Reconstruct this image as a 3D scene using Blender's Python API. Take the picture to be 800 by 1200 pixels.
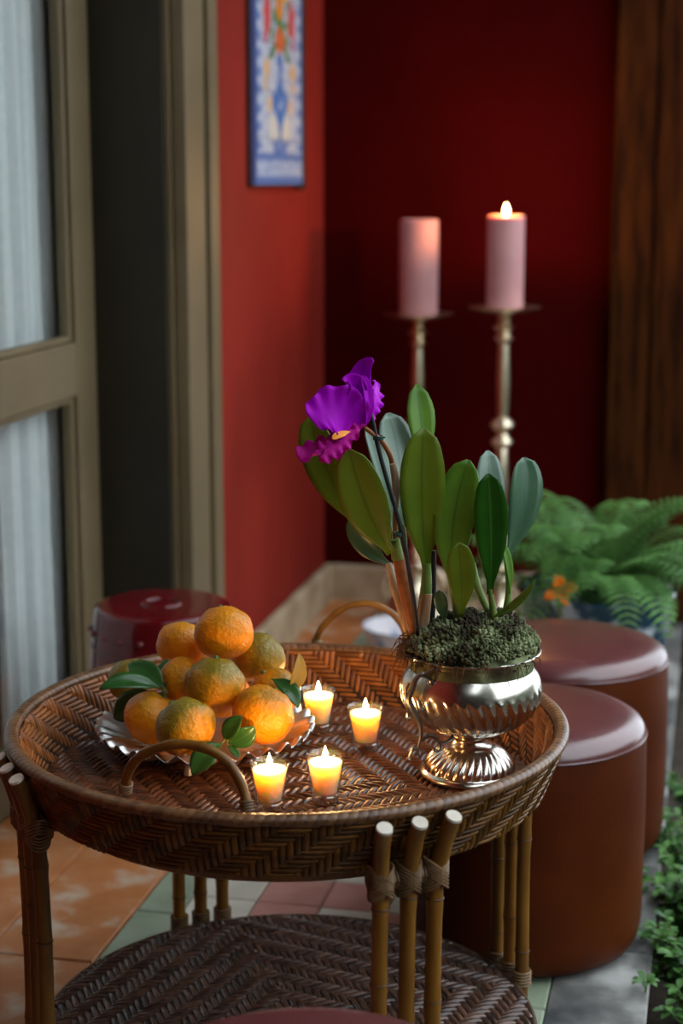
import bpy, math, random
from mathutils import Vector, Matrix, noise as mnoise
for o in list(bpy.data.objects): bpy.data.objects.remove(o)
S = bpy.context.scene
COL = S.collection
R = math.radians
random.seed(7)

# ------------------------------------------------------------------ camera, world, exposure
F, HZ, CAM_H = 2000.0, 212.0, 1.2
PITCH = math.atan((600 - HZ) / F)
cd = bpy.data.cameras.new('camera'); cam = bpy.data.objects.new('camera', cd); COL.objects.link(cam)
cd.sensor_fit = 'VERTICAL'; cd.sensor_height = 36; cd.sensor_width = 24; cd.lens = 60
cam.location = (0, 0, CAM_H); cam.rotation_euler = (math.pi / 2 - PITCH, 0, 0)
cd.clip_start = .05; cd.clip_end = 200
cd.dof.use_dof = True; cd.dof.focus_distance = 2.18; cd.dof.aperture_fstop = 3.2
S.camera = cam
W = bpy.data.worlds.new('sky'); S.world = W; W.use_nodes = True
bg = W.node_tree.nodes['Background']; bg.inputs[0].default_value = (.82, .92, 1.0, 1); bg.inputs[1].default_value = 2.7
vs = S.view_settings
vs.view_transform = 'Standard'; vs.look = 'None'; vs.gamma = 1; vs.use_curve_mapping = False
vs.exposure = 0.38
S.cycles.transparent_max_bounces = 24
CANDLE_W = .33
PILLAR_W = 3.5

# ------------------------------------------------------------------ geometry of the place
CP, SP = math.cos(PITCH), math.sin(PITCH)
def ray(u, v):
    dx, dy = (u - 400) / F, (600 - v) / F
    return Vector((dx, CP + dy * SP, -SP + dy * CP))
def PZ(u, v, z):
    r = ray(u, v); return Vector((0, 0, CAM_H)) + r * ((z - CAM_H) / r.z)
def PY(u, v, y):
    r = ray(u, v); return Vector((0, 0, CAM_H)) + r * (y / r.y)
def pxm(y, z=.5): return (y * CP + (CAM_H - z) * SP) / F      # metres per pixel there
# the veranda: s runs from the far corner towards the viewer, n from the left wall towards the garden
CORNER = Vector((-.05, 4.87, 0)); SD = Vector((-.2156, -.9765, 0)); ND = Vector((.9765, -.2156, 0))
LM = Matrix(((SD.x, ND.x, 0, CORNER.x), (SD.y, ND.y, 0, CORNER.y), (0, 0, 1, 0), (0, 0, 0, 1)))
def L(s, n, z): return CORNER + SD * s + ND * n + Vector((0, 0, z))

# ------------------------------------------------------------------ mesh builder
class MB:
    def __init__(self): self.v = []; self.f = []; self.uv = []; self.var = []; self.cur = 0.0
    def face(self, idx, uv=None):
        self.f.append(idx); self.uv.append(uv); self.var.append(self.cur)
    def grid(self, rows, cu=False, cv=False, uv=True):
        b = len(self.v); nr, nc = len(rows), len(rows[0])
        for r in rows: self.v.extend([tuple(p) for p in r])
        for i in range(nr if cu else nr - 1):
            for j in range(nc if cv else nc - 1):
                i2, j2 = (i + 1) % nr, (j + 1) % nc
                q = (b + i * nc + j, b + i * nc + j2, b + i2 * nc + j2, b + i2 * nc + j)
                a, a2, c, c2 = j / max(1, nc - 1), (j + 1) / max(1, nc - 1), i / max(1, nr - 1), (i + 1) / max(1, nr - 1)
                self.face(q, ((a, c), (a2, c), (a2, c2), (a, c2)) if uv else None)
        return b
    def poly(self, pts):
        b = len(self.v); self.v.extend([tuple(p) for p in pts]); self.face(tuple(range(b, b + len(pts))))
    def tube(self, path, rad, n=8, caps=True):
        P = [Vector(p) for p in path]
        if not hasattr(rad, '__len__'): rad = [rad] * len(P)
        t0 = (P[1] - P[0]).normalized()
        a = t0.orthogonal().normalized(); rows = []
        for i, p in enumerate(P):
            t = (P[min(i + 1, len(P) - 1)] - P[max(i - 1, 0)]).normalized()
            a = (a - t * a.dot(t)); a = a.normalized() if a.length > 1e-6 else t.orthogonal().normalized()
            bb = t.cross(a)
            rows.append([p + (a * math.cos(k * 2 * math.pi / n) + bb * math.sin(k * 2 * math.pi / n)) * rad[i] for k in range(n)])
        self.grid(rows, cv=True)
        if caps: self.poly(list(reversed(rows[0]))); self.poly(rows[-1])
    def lathe(self, prof, n=32, c=(0, 0, 0), fun=None, caps=True):
        rows = []
        for k, (r, z) in enumerate(prof):
            row = []
            for j in range(n):
                th = 2 * math.pi * j / n
                rr = r if fun is None else fun(r, z, th)
                row.append((c[0] + rr * math.cos(th), c[1] + rr * math.sin(th), c[2] + z))
            rows.append(row)
        self.grid(rows, cv=True)
        if caps:
            self.poly(list(reversed(rows[0]))); self.poly(rows[-1])
    def ball(self, c, r, nu=16, nv=10, fun=None, M=None):
        rows = []
        if not hasattr(r, '__len__'): r = (r, r, r)
        for i in range(nv + 1):
            ph = math.pi * (i / nv) - math.pi / 2; ph = max(-math.pi / 2 + .02, min(math.pi / 2 - .02, ph))
            row = []
            for j in range(nu):
                th = 2 * math.pi * j / nu
                d = Vector((math.cos(ph) * math.cos(th), math.cos(ph) * math.sin(th), math.sin(ph)))
                k = 1 if fun is None else fun(d)
                p = Vector((d.x * r[0], d.y * r[1], d.z * r[2])) * k
                if M: p = M @ p
                row.append(Vector(c) + p)
            rows.append(row)
        self.grid(rows, cv=True); self.poly(list(reversed(rows[0]))); self.poly(rows[-1])
    def box(self, lo, hi, M=None, bev=0):
        x0, y0, z0 = lo; x1, y1, z1 = hi
        if bev:
            b = bev
            pts = []
            for z, e in ((z0, 0), (z1 - b, 0), (z1, b)):
                pts.append([(x0 + e, y0 + e, z), (x1 - e, y0 + e, z), (x1 - e, y1 - e, z), (x0 + e, y1 - e, z)])
            base = len(self.v)
            for r in pts: self.v.extend([tuple(M @ Vector(p)) if M else p for p in r])
            self.face((base + 3, base + 2, base + 1, base))
            for k in range(2):
                for j in range(4):
                    j2 = (j + 1) % 4
                    self.face((base + k * 4 + j, base + k * 4 + j2, base + k * 4 + 4 + j2, base + k * 4 + 4 + j))
            self.face((base + 8, base + 9, base + 10, base + 11))
            return
        b = len(self.v)
        pts = [(x0, y0, z0), (x1, y0, z0), (x1, y1, z0), (x0, y1, z0), (x0, y0, z1), (x1, y0, z1), (x1, y1, z1), (x0, y1, z1)]
        self.v.extend([tuple(M @ Vector(p)) if M else p for p in pts])
        for q in ((3, 2, 1, 0), (4, 5, 6, 7), (0, 1, 5, 4), (1, 2, 6, 5), (2, 3, 7, 6), (3, 0, 4, 7)): self.face(tuple(b + i for i in q))
    def mesh(self, name, smooth=True):
        me = bpy.data.meshes.new(name); me.from_pydata(self.v, [], self.f)
        if any(u for u in self.uv):
            ul = me.uv_layers.new(name='UVMap'); k = 0
            for f, u in zip(self.f, self.uv):
                for i in range(len(f)):
                    if u: ul.data[k].uv = u[i]
                    k += 1
        if any(self.var):
            at = me.attributes.new('var', 'FLOAT', 'FACE'); at.data.foreach_set('value', self.var)
        me.polygons.foreach_set('use_smooth', [smooth] * len(me.polygons))
        me.update()
        return me
    def build(self, name, mat, parent=None, smooth=True, solid=0, bevel=0, subd=0, sharp=40):
        me = self.mesh(name, smooth); me.materials.append(mat)
        if smooth and sharp:
            me.set_sharp_from_angle(angle=R(sharp))
        o = bpy.data.objects.new(name, me); COL.objects.link(o)
        if parent: o.parent = parent
        if solid:
            m = o.modifiers.new('thickness', 'SOLIDIFY'); m.thickness = solid; m.offset = 0
        if bevel:
            m = o.modifiers.new('bevel', 'BEVEL'); m.width = bevel; m.segments = 2; m.limit_method = 'ANGLE'
        if subd:
            m = o.modifiers.new('smooth', 'SUBSURF'); m.levels = subd; m.render_levels = subd
        return o
def tag(o, label=None, cat=None, group=None, kind=None):
    for k, x in (('label', label), ('category', cat), ('group', group), ('kind', kind)):
        if x: o[k] = x
    return o
def thing(name, loc, label, cat, group=None, rz=0):
    o = bpy.data.objects.new(name, None); COL.objects.link(o); o.location = loc; o.rotation_euler = (0, 0, rz); o.empty_display_size = .05
    return tag(o, label, cat, group)
def inst(me, name, parent=None, loc=(0, 0, 0), rot=(0, 0, 0), scale=None):
    o = bpy.data.objects.new(name, me); COL.objects.link(o); o.parent = parent; o.location = loc; o.rotation_euler = rot
    if scale: o.scale = scale
    return o
def bez(pts, n=10):
    """Catmull-Rom through points"""
    P = [Vector(p) for p in pts]; P = [2 * P[0] - P[1]] + P + [2 * P[-1] - P[-2]]; out = []
    for i in range(1, len(P) - 2):
        for k in range(n):
            t = k / n
            a, b, c, d = P[i - 1], P[i], P[i + 1], P[i + 2]
            out.append(.5 * ((2 * b) + (c - a) * t + (2 * a - 5 * b + 4 * c - d) * t * t + (3 * b - a - 3 * c + d) * t ** 3))
    out.append(P[-2]); return out
def lerp(tab, t):
    for (a, x), (b, y) in zip(tab, tab[1:]):
        if t <= b: return x + (y - x) * (t - a) / (b - a)
    return tab[-1][1]

# ------------------------------------------------------------------ materials
def srgb(r, g, b):
    f = lambda c: (c / 255 / 12.92) if c / 255 <= .04045 else ((c / 255 + .055) / 1.055) ** 2.4
    return (f(r), f(g), f(b))
def pm(name, c1, c2=None, scale=8, rough=.5, metal=0, bump=0, bscale=60, coat=0, sss=0, sssr=None, trans=0, stretch=(1, 1, 1), detail=4,
       lo=.35, hi=.65, var=False, spec=.3, c3=None, sheen=0, rvar=0, coords='Object', midrib=None, transl=0):
    m = bpy.data.materials.new(name); m.use_nodes = True; nt = m.node_tree; N = nt.nodes; K = nt.links
    b = N['Principled BSDF']
    b.inputs['Roughness'].default_value = rough; b.inputs['Metallic'].default_value = metal
    b.inputs['Specular IOR Level'].default_value = spec
    b.inputs['Coat Weight'].default_value = coat; b.inputs['Coat Roughness'].default_value = .08
    if sheen: b.inputs['Sheen Weight'].default_value = sheen
    if sss:
        b.inputs['Subsurface Weight'].default_value = sss; b.inputs['Subsurface Radius'].default_value = sssr or (.01, .005, .003); b.inputs['Subsurface Scale'].default_value = 1
    if trans: b.inputs['Transmission Weight'].default_value = trans
    tc = N.new('ShaderNodeTexCoord'); mp = N.new('ShaderNodeMapping'); K.new(tc.outputs[coords], mp.inputs[0]); mp.inputs['Scale'].default_value = stretch
    vec = mp.outputs[0]
    no = N.new('ShaderNodeTexNoise'); no.inputs['Scale'].default_value = scale; no.inputs['Detail'].default_value = detail; K.new(vec, no.inputs['Vector'])
    rp = N.new('ShaderNodeValToRGB'); K.new(no.outputs[0], rp.inputs[0])
    e = rp.color_ramp.elements; e[0].position = lo; e[1].position = hi
    e[0].color = (*c1, 1); e[1].color = (*(c2 or c1), 1)
    if c3: x = e.new((lo + hi) / 2); x.color = (*c3, 1)
    col = rp.outputs[0]
    if midrib:
        uvn = N.new('ShaderNodeUVMap'); sx = N.new('ShaderNodeSeparateXYZ'); K.new(uvn.outputs[0], sx.inputs[0])
        s1 = N.new('ShaderNodeMath'); s1.operation = 'SUBTRACT'; K.new(sx.outputs[0], s1.inputs[0]); s1.inputs[1].default_value = .5
        s2 = N.new('ShaderNodeMath'); s2.operation = 'ABSOLUTE'; K.new(s1.outputs[0], s2.inputs[0])
        s3 = N.new('ShaderNodeMapRange'); K.new(s2.outputs[0], s3.inputs[0]); s3.inputs[1].default_value = .0; s3.inputs[2].default_value = .05; s3.inputs[3].default_value = .6; s3.inputs[4].default_value = 0
        mx = N.new('ShaderNodeMix'); mx.data_type = 'RGBA'; K.new(s3.outputs[0], mx.inputs[0]); K.new(col, mx.inputs[6]); mx.inputs[7].default_value = (*midrib, 1)
        col = mx.outputs[2]
    if var:
        at = N.new('ShaderNodeAttribute'); at.attribute_name = 'var'; oi = N.new('ShaderNodeObjectInfo')
        ad = N.new('ShaderNodeMath'); ad.operation = 'ADD'; K.new(at.outputs['Fac'], ad.inputs[0]); K.new(oi.outputs['Random'], ad.inputs[1])
        fr = N.new('ShaderNodeMath'); fr.operation = 'FRACT'; K.new(ad.outputs[0], fr.inputs[0])
        mr = N.new('ShaderNodeMapRange'); K.new(fr.outputs[0], mr.inputs[0]); v = .4 if var is True else var
        mr.inputs[3].default_value = 1 - v; mr.inputs[4].default_value = 1 + v
        hs = N.new('ShaderNodeHueSaturation'); K.new(col, hs.inputs['Color']); K.new(mr.outputs[0], hs.inputs['Value']); col = hs.outputs[0]
    K.new(col, b.inputs['Base Color'])
    if rvar:
        mr2 = N.new('ShaderNodeMapRange'); K.new(no.outputs[0], mr2.inputs[0]); mr2.inputs[1].default_value = .3; mr2.inputs[2].default_value = .7
        mr2.inputs[3].default_value = rough - rvar; mr2.inputs[4].default_value = rough + rvar; K.new(mr2.outputs[0], b.inputs['Roughness'])
    if bump:
        n2 = N.new('ShaderNodeTexNoise'); n2.inputs['Scale'].default_value = bscale; n2.inputs['Detail'].default_value = 3; K.new(vec, n2.inputs['Vector'])
        bp = N.new('ShaderNodeBump'); bp.inputs['Strength'].default_value = bump; bp.inputs['Distance'].default_value = .004; K.new(n2.outputs[0], bp.inputs['Height']); K.new(bp.outputs[0], b.inputs['Normal'])
    if transl:
        tl = N.new('ShaderNodeBsdfTranslucent'); K.new(col, tl.inputs[0]); ms = N.new('ShaderNodeMixShader'); ms.inputs[0].default_value = transl
        K.new(b.outputs[0], ms.inputs[1]); K.new(tl.outputs[0], ms.inputs[2]); K.new(ms.outputs[0], N['Material Output'].inputs[0])
    return m
def glass_mat(name, tint=(1, 1, 1), refl=1.0, rough=.02, base=.05):
    """thin clear glass: a fresnel mix of clear and glossy"""
    m = bpy.data.materials.new(name); m.use_nodes = True; nt = m.node_tree; N = nt.nodes; K = nt.links
    N.remove(N['Principled BSDF'])
    t = N.new('ShaderNodeBsdfTransparent'); t.inputs[0].default_value = (*tint, 1)
    g = N.new('ShaderNodeBsdfGlossy'); g.inputs['Roughness'].default_value = rough
    lw = N.new('ShaderNodeLayerWeight'); lw.inputs[0].default_value = .5
    pw = N.new('ShaderNodeMath'); pw.operation = 'POWER'; K.new(lw.outputs['Facing'], pw.inputs[0]); pw.inputs[1].default_value = 2.6
    ml = N.new('ShaderNodeMath'); ml.operation = 'MULTIPLY_ADD'; K.new(pw.outputs[0], ml.inputs[0]); ml.inputs[1].default_value = .85 * refl; ml.inputs[2].default_value = base; ml.use_clamp = True
    ms = N.new('ShaderNodeMixShader'); K.new(ml.outputs[0], ms.inputs[0]); K.new(t.outputs[0], ms.inputs[1]); K.new(g.outputs[0], ms.inputs[2]); K.new(ms.outputs[0], N['Material Output'].inputs[0])
    return m
def emit_mat(name, col, st):
    m = bpy.data.materials.new(name); m.use_nodes = True; nt = m.node_tree; N = nt.nodes
    N.remove(N['Principled BSDF']); e = N.new('ShaderNodeEmission'); e.inputs[0].default_value = (*col, 1); e.inputs[1].default_value = st
    nt.links.new(e.outputs[0], N['Material Output'].inputs[0]); return m
M = {}
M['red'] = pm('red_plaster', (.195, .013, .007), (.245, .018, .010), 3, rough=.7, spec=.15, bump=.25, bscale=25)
M['shadedred'] = pm('shaded_red_plaster', (.040, .0004, .0004), (.052, .0005, .0005), 3, rough=.8, spec=.04, bump=.25, bscale=25)  # the red plaster again, with the back wall's shade put into the colour
M['olive'] = pm('olive_paint', (.125, .09, .045), (.16, .115, .06), 4, rough=.5, bump=.1, bscale=30)
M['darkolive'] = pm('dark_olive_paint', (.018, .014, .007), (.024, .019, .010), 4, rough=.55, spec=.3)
M['stone_trim'] = pm('stone_skirting', (.34, .24, .14), (.5, .38, .25), 9, rough=.7, bump=.3, bscale=30)
M['ceiling'] = pm('ceiling_wood', (.06, .035, .02), (.09, .055, .03), 5, rough=.7)
M['darkroom'] = pm('dim_interior', (.03, .03, .03), (.04, .04, .04), 2, rough=.9)
M['oldwood'] = pm('old_dark_wood', (.016, .004, .0008), (.06, .016, .0024), 6, rough=.8, spec=.06, stretch=(6, 6, .7), bump=.5, bscale=14, detail=8)
M['terra'] = pm('terracotta_tile', (.42, .135, .035), (.56, .42, .31), 11, rough=.5, lo=.36, hi=.68, bump=.15, bscale=40, c3=(.48, .18, .06), detail=9, spec=.4, var=.12)
M['greentile'] = pm('green_cement_tile', (.22, .27, .18), (.32, .36, .26), 9, rough=.55, var=.1)
M['creamtile'] = pm('cream_cement_tile', (.48, .44, .36), (.6, .55, .46), 12, rough=.5, var=.08)
M['pinktile'] = pm('pink_cement_tile', (.4, .17, .14), (.5, .24, .2), 12, rough=.5, var=.08)
M['slate'] = pm('grey_stone_slab', (.045, .048, .05), (.34, .33, .31), 7, rough=.6, bump=.5, bscale=30, detail=10, c3=(.13, .125, .115), rvar=.15)
M['grout'] = pm('grout', (.10, .07, .05), (.14, .1, .07), 20, rough=.9)
M['soil'] = pm('garden_soil', (.02, .014, .01), (.05, .035, .022), 20, rough=.95, bump=.8, bscale=30)
M['cane'] = pm('polished_cane', (.14, .055, .006), (.25, .11, .016), 30, rough=.36, stretch=(1, 1, .25), bump=.08, bscale=60, spec=.35, var=.25)
M['node'] = pm('cane_node', (.05, .025, .012), (.08, .04, .02), 30, rough=.5)
M['pith'] = pm('pale_cut_pith', (.62, .55, .45), (.72, .66, .56), 60, rough=.8)
M['bind'] = pm('rattan_binding', (.13, .07, .03), (.22, .13, .06), 60, rough=.45, var=.3)
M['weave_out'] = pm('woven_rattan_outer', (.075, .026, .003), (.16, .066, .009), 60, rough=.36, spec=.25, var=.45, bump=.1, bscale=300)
M['weave_in'] = pm('woven_rattan_inner_candlelit', (.18, .052, .008), (.28, .09, .016), 60, rough=.38, spec=.35, var=.4, bump=.1, bscale=300)  # candle glow on the inner side put into a redder colour
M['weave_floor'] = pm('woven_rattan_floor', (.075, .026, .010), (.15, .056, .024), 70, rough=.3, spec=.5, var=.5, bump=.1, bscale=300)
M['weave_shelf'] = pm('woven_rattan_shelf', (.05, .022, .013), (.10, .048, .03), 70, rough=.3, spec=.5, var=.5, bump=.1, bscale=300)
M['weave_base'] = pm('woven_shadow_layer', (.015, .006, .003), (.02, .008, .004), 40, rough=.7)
M['rim'] = pm('rattan_rim_wrap', (.10, .042, .014), (.19, .09, .036), 90, rough=.3, spec=.5, var=.3, bump=.2, bscale=500, stretch=(1, 3, 1))
M['silver'] = pm('tarnished_silver', (.62, .57, .49), (.72, .68, .6), 25, rough=.23, metal=1, rvar=.06)
M['silver2'] = pm('dull_silver_dish', (.62, .6, .57), (.75, .73, .7), 40, rough=.33, metal=1, rvar=.06)
M['iron'] = pm('dark_silver_scroll', (.22, .23, .23), (.36, .36, .34), 60, rough=.3, metal=1)
M['brass'] = pm('pale_brass', (.72, .6, .42), (.84, .72, .54), 20, rough=.3, metal=1)
M['leather_top'] = pm('leather_top_sky_tint', (.095, .024, .024), (.125, .034, .033), 14, rough=.27, spec=.9, bump=.04, bscale=220)  # leather brown with the purple cast of reflected sky mixed into it
M['leather'] = pm('tan_leather_side', (.06, .010, .001), (.09, .017, .002), 5, rough=.5, spec=.12, bump=.12, bscale=220)
M['oxblood'] = pm('oxblood_glaze', (.085, .003, .005), (.12, .005, .007), 8, rough=.16, coat=.12, spec=.4)
M['wax'] = pm('ivory_wax', (.90, .73, .52), (.93, .77, .56), 20, rough=.45, sss=1.0, sssr=(.05, .028, .012))
M['pinkwax'] = pm('dusty_pink_wax', (.50, .24, .24), (.56, .28, .28), 12, rough=.55, sss=.4, sssr=(.02, .006, .004))
M['wick'] = pm('wick', (.02, .012, .01), (.05, .03, .02), 60, rough=.9)
def flame_mat():
    m = emit_mat('flame', (1.0, .68, .28), 14); nt = m.node_tree; N = nt.nodes     # a flame is see-through: its light adds to what is behind
    t = N.new('ShaderNodeBsdfTransparent'); a = N.new('ShaderNodeAddShader'); nt.links.new(N['Emission'].outputs[0], a.inputs[0]); nt.links.new(t.outputs[0], a.inputs[1]); nt.links.new(a.outputs[0], N['Material Output'].inputs[0]); return m
M['flame'] = flame_mat()
M['glass'] = glass_mat('clear_votive_glass', (.97, .96, .94), base=.07)
M['glassbase'] = glass_mat('thick_glass_base', (.9, .88, .86), 1.0, .05, .28)
M['pane'] = glass_mat('window_glass', (.95, .97, .96), .22, .01)
M['curtain'] = pm('white_linen', (.86, .87, .88), (.92, .92, .93), 60, rough=.9, transl=.25, bump=.1, bscale=250)
M['stem'] = pm('green_stem', (.10, .17, .03), (.18, .22, .05), 40, rough=.45)
M['sheath'] = pm('dry_orchid_sheath', (.28, .15, .07), (.46, .36, .24), 50, rough=.6, stretch=(1, 1, .2))
M['rust'] = pm('rust_brown_bulb', (.20, .06, .02), (.32, .11, .03), 80, rough=.5)
M['black'] = pm('black_stake', (.012, .012, .014), (.02, .02, .022), 50, rough=.5)
M['tie'] = pm('dark_green_tie', (.01, .035, .03), (.015, .05, .04), 50, rough=.5)
M['leafA'] = pm('orchid_leaf', (.08, .19, .016), (.12, .25, .028), 18, rough=.32, transl=.14, midrib=(.04, .09, .02), spec=.25)
M['leafB'] = pm('orchid_leaf_olive', (.10, .16, .010), (.15, .22, .018), 14, rough=.34, transl=.16, midrib=(.05, .09, .015), spec=.25)
M['leafC'] = pm('orchid_leaf_bluish', (.05, .12, .06), (.075, .16, .085), 18, rough=.3, transl=.1, midrib=(.04, .1, .06), spec=.6)
M['leafE'] = pm('orchid_leaf_sky_sheen', (.13, .21, .15), (.19, .28, .21), 18, rough=.34, transl=.1, midrib=(.07, .13, .09), spec=.6)  # sky sheen painted into a lighter leaf colour
M['leafD'] = pm('orchid_leaf_deep', (.014, .075, .005), (.022, .10, .008), 18, rough=.3, transl=.12, midrib=(.08, .17, .03), spec=.2)
M['citrus_leaf'] = pm('citrus_leaf', (.018, .075, .015), (.035, .11, .02), 30, rough=.28, transl=.12, midrib=(.05, .14, .03), coat=.15)
M['citrus_pale'] = pm('citrus_leaf_candle_glow', (.42, .30, .07), (.5, .36, .1), 30, rough=.4, transl=.3, midrib=(.4, .3, .1))  # candlelight painted into the leaf as pale yellow
M['petal'] = pm('magenta_petal', (.45, .002, .56), (.58, .004, .72), 24, spec=.12, rough=.5, transl=.3, stretch=(1, 1, 1))
M['lip'] = pm('crimson_magenta_lip', (.5, .003, .26), (.6, .006, .36), 30, spec=.15, rough=.5, transl=.3)
M['throat'] = pm('orange_throat', (.8, .2, .015), (.9, .28, .02), 30, rough=.5)
M['moss'] = pm('grey_green_moss', (.03, .02, .010), (.30, .34, .17), 24, rough=.95, c3=(.085, .095, .04), detail=6, var=.35)
M['root'] = pm('orchid_root_fibre', (.05, .026, .013), (.11, .055, .025), 40, rough=.9)
M['fern'] = pm('fern_green', (.055, .15, .03), (.11, .25, .055), 8, rough=.5, transl=.2, var=.3)
M['fernstem'] = pm('fern_stem', (.05, .07, .02), (.08, .09, .03), 20, rough=.6)
M['bluepot'] = pm('blue_white_glaze', (.02, .06, .10), (.55, .62, .66), 16, rough=.18, coat=.4, lo=.47, hi=.6, detail=3)
M['porcelain'] = pm('blue_white_porcelain', (.75, .7, .72), (.3, .36, .55), 22, rough=.2, lo=.58, hi=.68, detail=2)
M['orangeleaf'] = pm('orange_leaf', (.85, .17, .008), (.95, .25, .012), 20, rough=.45, transl=.25)
M['ivy'] = pm('garden_leaf', (.035, .11, .022), (.10, .22, .05), 25, rough=.45, transl=.2, var=.3)
M['rock'] = pm('tan_rock', (.16, .10, .06), (.26, .18, .12), 15, rough=.85, bump=.5, bscale=30)
M['gardenwall'] = pm('garden_wall_plaster', (.06, .075, .045), (.10, .12, .07), 3, rough=.9)
def tang_mat():
    m = pm('tangerine_peel', (.86, .235, .002), (.9, .32, .003), 12, spec=.35, rough=.38, bump=.6, bscale=170, sss=.12, sssr=(.006, .003, .001), rvar=.06)
    nt = m.node_tree; N = nt.nodes; K = nt.links; b = N['Principled BSDF']
    rp = b.inputs['Base Color'].links[0].from_socket
    tc = N.new('ShaderNodeTexCoord'); sp = N.new('ShaderNodeSeparateXYZ'); K.new(tc.outputs['Object'], sp.inputs[0])
    n = N.new('ShaderNodeTexNoise'); n.inputs['Scale'].default_value = 26; n.inputs['Detail'].default_value = 5
    oi = N.new('ShaderNodeObjectInfo'); va = N.new('ShaderNodeVectorMath'); va.operation = 'ADD'; K.new(tc.outputs['Object'], va.inputs[0]); K.new(oi.outputs['Random'], va.inputs[1]); K.new(va.outputs[0], n.inputs['Vector'])
    # ripeness: object colour red channel = how green the fruit is; greener near the stem
    oc = N.new('ShaderNodeSeparateColor'); K.new(oi.outputs['Color'], oc.inputs[0])
    z = N.new('ShaderNodeMath'); z.operation = 'MULTIPLY_ADD'; K.new(sp.outputs[2], z.inputs[0]); z.inputs[1].default_value = 9; K.new(oc.outputs[0], z.inputs[2])
    nn = N.new('ShaderNodeMath'); nn.operation = 'MULTIPLY_ADD'; K.new(n.outputs[0], nn.inputs[0]); nn.inputs[1].default_value = 1.5; K.new(z.outputs[0], nn.inputs[2])
    mr = N.new('ShaderNodeMapRange'); K.new(nn.outputs[0], mr.inputs[0]); mr.inputs[1].default_value = .85; mr.inputs[2].default_value = 1.7; mr.inputs[3].default_value = 0; mr.inputs[4].default_value = .92
    mx = N.new('ShaderNodeMix'); mx.data_type = 'RGBA'; K.new(mr.outputs[0], mx.inputs[0]); K.new(rp, mx.inputs[6]); mx.inputs[7].default_value = (.17, .15, .008, 1)
    K.new(mx.outputs[2], b.inputs['Base Color'])
    return m
M['tang'] = tang_mat()
def attr_mat(name, rough=.3):
    m = bpy.data.materials.new(name); m.use_nodes = True; N = m.node_tree.nodes
    a = N.new('ShaderNodeAttribute'); a.attribute_name = 'Col'; b = N['Principled BSDF']; b.inputs['Roughness'].default_value = rough
    m.node_tree.links.new(a.outputs['Color'], b.inputs['Base Color']); return m
M['azulejo'] = attr_mat('painted_tile_glaze', .25)

# ================================================================== THE SETTING
def struct(o, label=None):
    o['kind'] = 'structure'
    if label: o['label'] = label
    return o
CEIL = 2.7
EDGE = 1.035
def lbox(mb, s0, s1, n0, n1, z0, z1, bev=0): mb.box((s0, n0, z0), (s1, n1, z1), LM, bev)
# floor bed with tiles
mb = MB(); lbox(mb, -.2, 6.4, -1.4, EDGE - .012, -.3, -.008)
floor = struct(mb.build('floor', M['grout'], smooth=False), 'terracotta, cement tile and grey stone veranda floor')
# pieces of the floor: shared meshes in the veranda frame
FL = bpy.data.objects.new('tmp', None); ROTZ = math.atan2(SD.y, SD.x)
def tile_mesh(name, ls, ln, mat, mat2=None, kind=0):
    b = MB(); b.box((-ls / 2, -ln / 2, -.012), (ls / 2, ln / 2, 0), None, .0025)
    me = b.mesh(name, False); me.materials.append(mat); return me
def lay(me, name, s, n, z=0, rot=0, parent=floor):
    p = L(s, n, z); return inst(me, name, parent, p, (0, 0, ROTZ + rot))
def flip(me):       # s,n frame is left-handed: nothing to do for symmetric boxes
    return me
t1 = tile_mesh('terracotta_tile', .476, .178, M['terra'])
for k in range(-1, 9):
    s = 2.40 - .24 + (k - 4) * .48
    if -.2 < s - .24 + .3: lay(t1, 'terracotta_tile', s, .092)
t1b = tile_mesh('threshold_tile', .476, .245, M['terra'])
for k in range(2, 6): lay(t1b, 'threshold_tile', 2.40 - .24 + (k - 4) * .48, -.122)
tb = tile_mesh('border_tile', .196, .074, M['greentile'])
for k in range(0, 22):
    s = .1 + k * .2
    lay(tb, 'border_tile', s, .222); lay(tb, 'border_tile', s, .852)
TS = .1114
tcr = tile_mesh('cement_tile', TS - .003, TS - .003, M['creamtile']); tpk = tile_mesh('cement_tile', TS - .003, TS - .003, M['pinktile'])
for i in range(0, 32):
    for j in range(5):
        s, n = .06 + i * TS, .26 + TS / 2 + j * TS
        zig = (i + [0, 1, 2, 1, 0][j]) % 4 in (0,) or (i + j * 3) % 7 == 0
        lay(tpk if zig else tcr, 'cement_tile', s, n)
ts = tile_mesh('stone_slab', .876, .146, M['slate'])
for k in range(0, 6): lay(ts, 'stone_slab', .58 + .28 + (k - 1) * .88, .962 + .001)
# walls
mb = MB()
DOOR0, DOOR1, DTOP = 1.33, 2.75, 2.35       # opening in the left wall
lbox(mb, -.2, DOOR0 - .06, -.24, 0, -.3, CEIL); lbox(mb, DOOR1, 6.4, -.24, 0, -.3, CEIL); lbox(mb, DOOR0 - .06, DOOR1, -.24, 0, DTOP, CEIL)
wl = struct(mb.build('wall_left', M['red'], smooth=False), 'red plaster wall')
mb = MB(); lbox(mb, -.3, 0, -1.4, 1.4, -.3, CEIL); struct(mb.build('wall_back', M['shadedred'], smooth=False), 'red plaster wall, shade painted into its colour')
mb = MB(); lbox(mb, 6.4, 6.5, -1.4, 2.1, -.3, 3.2); struct(mb.build('wall_rear', M['darkroom'], smooth=False))
mb = MB(); lbox(mb, -.3, 6.5, -1.5, -1.4, -.3, CEIL); struct(mb.build('wall_interior', M['darkroom'], smooth=False))
mb = MB(); lbox(mb, -.3, 6.5, -1.5, 1.25, CEIL, CEIL + .12); struct(mb.build('ceiling', M['ceiling'], smooth=False))
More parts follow.
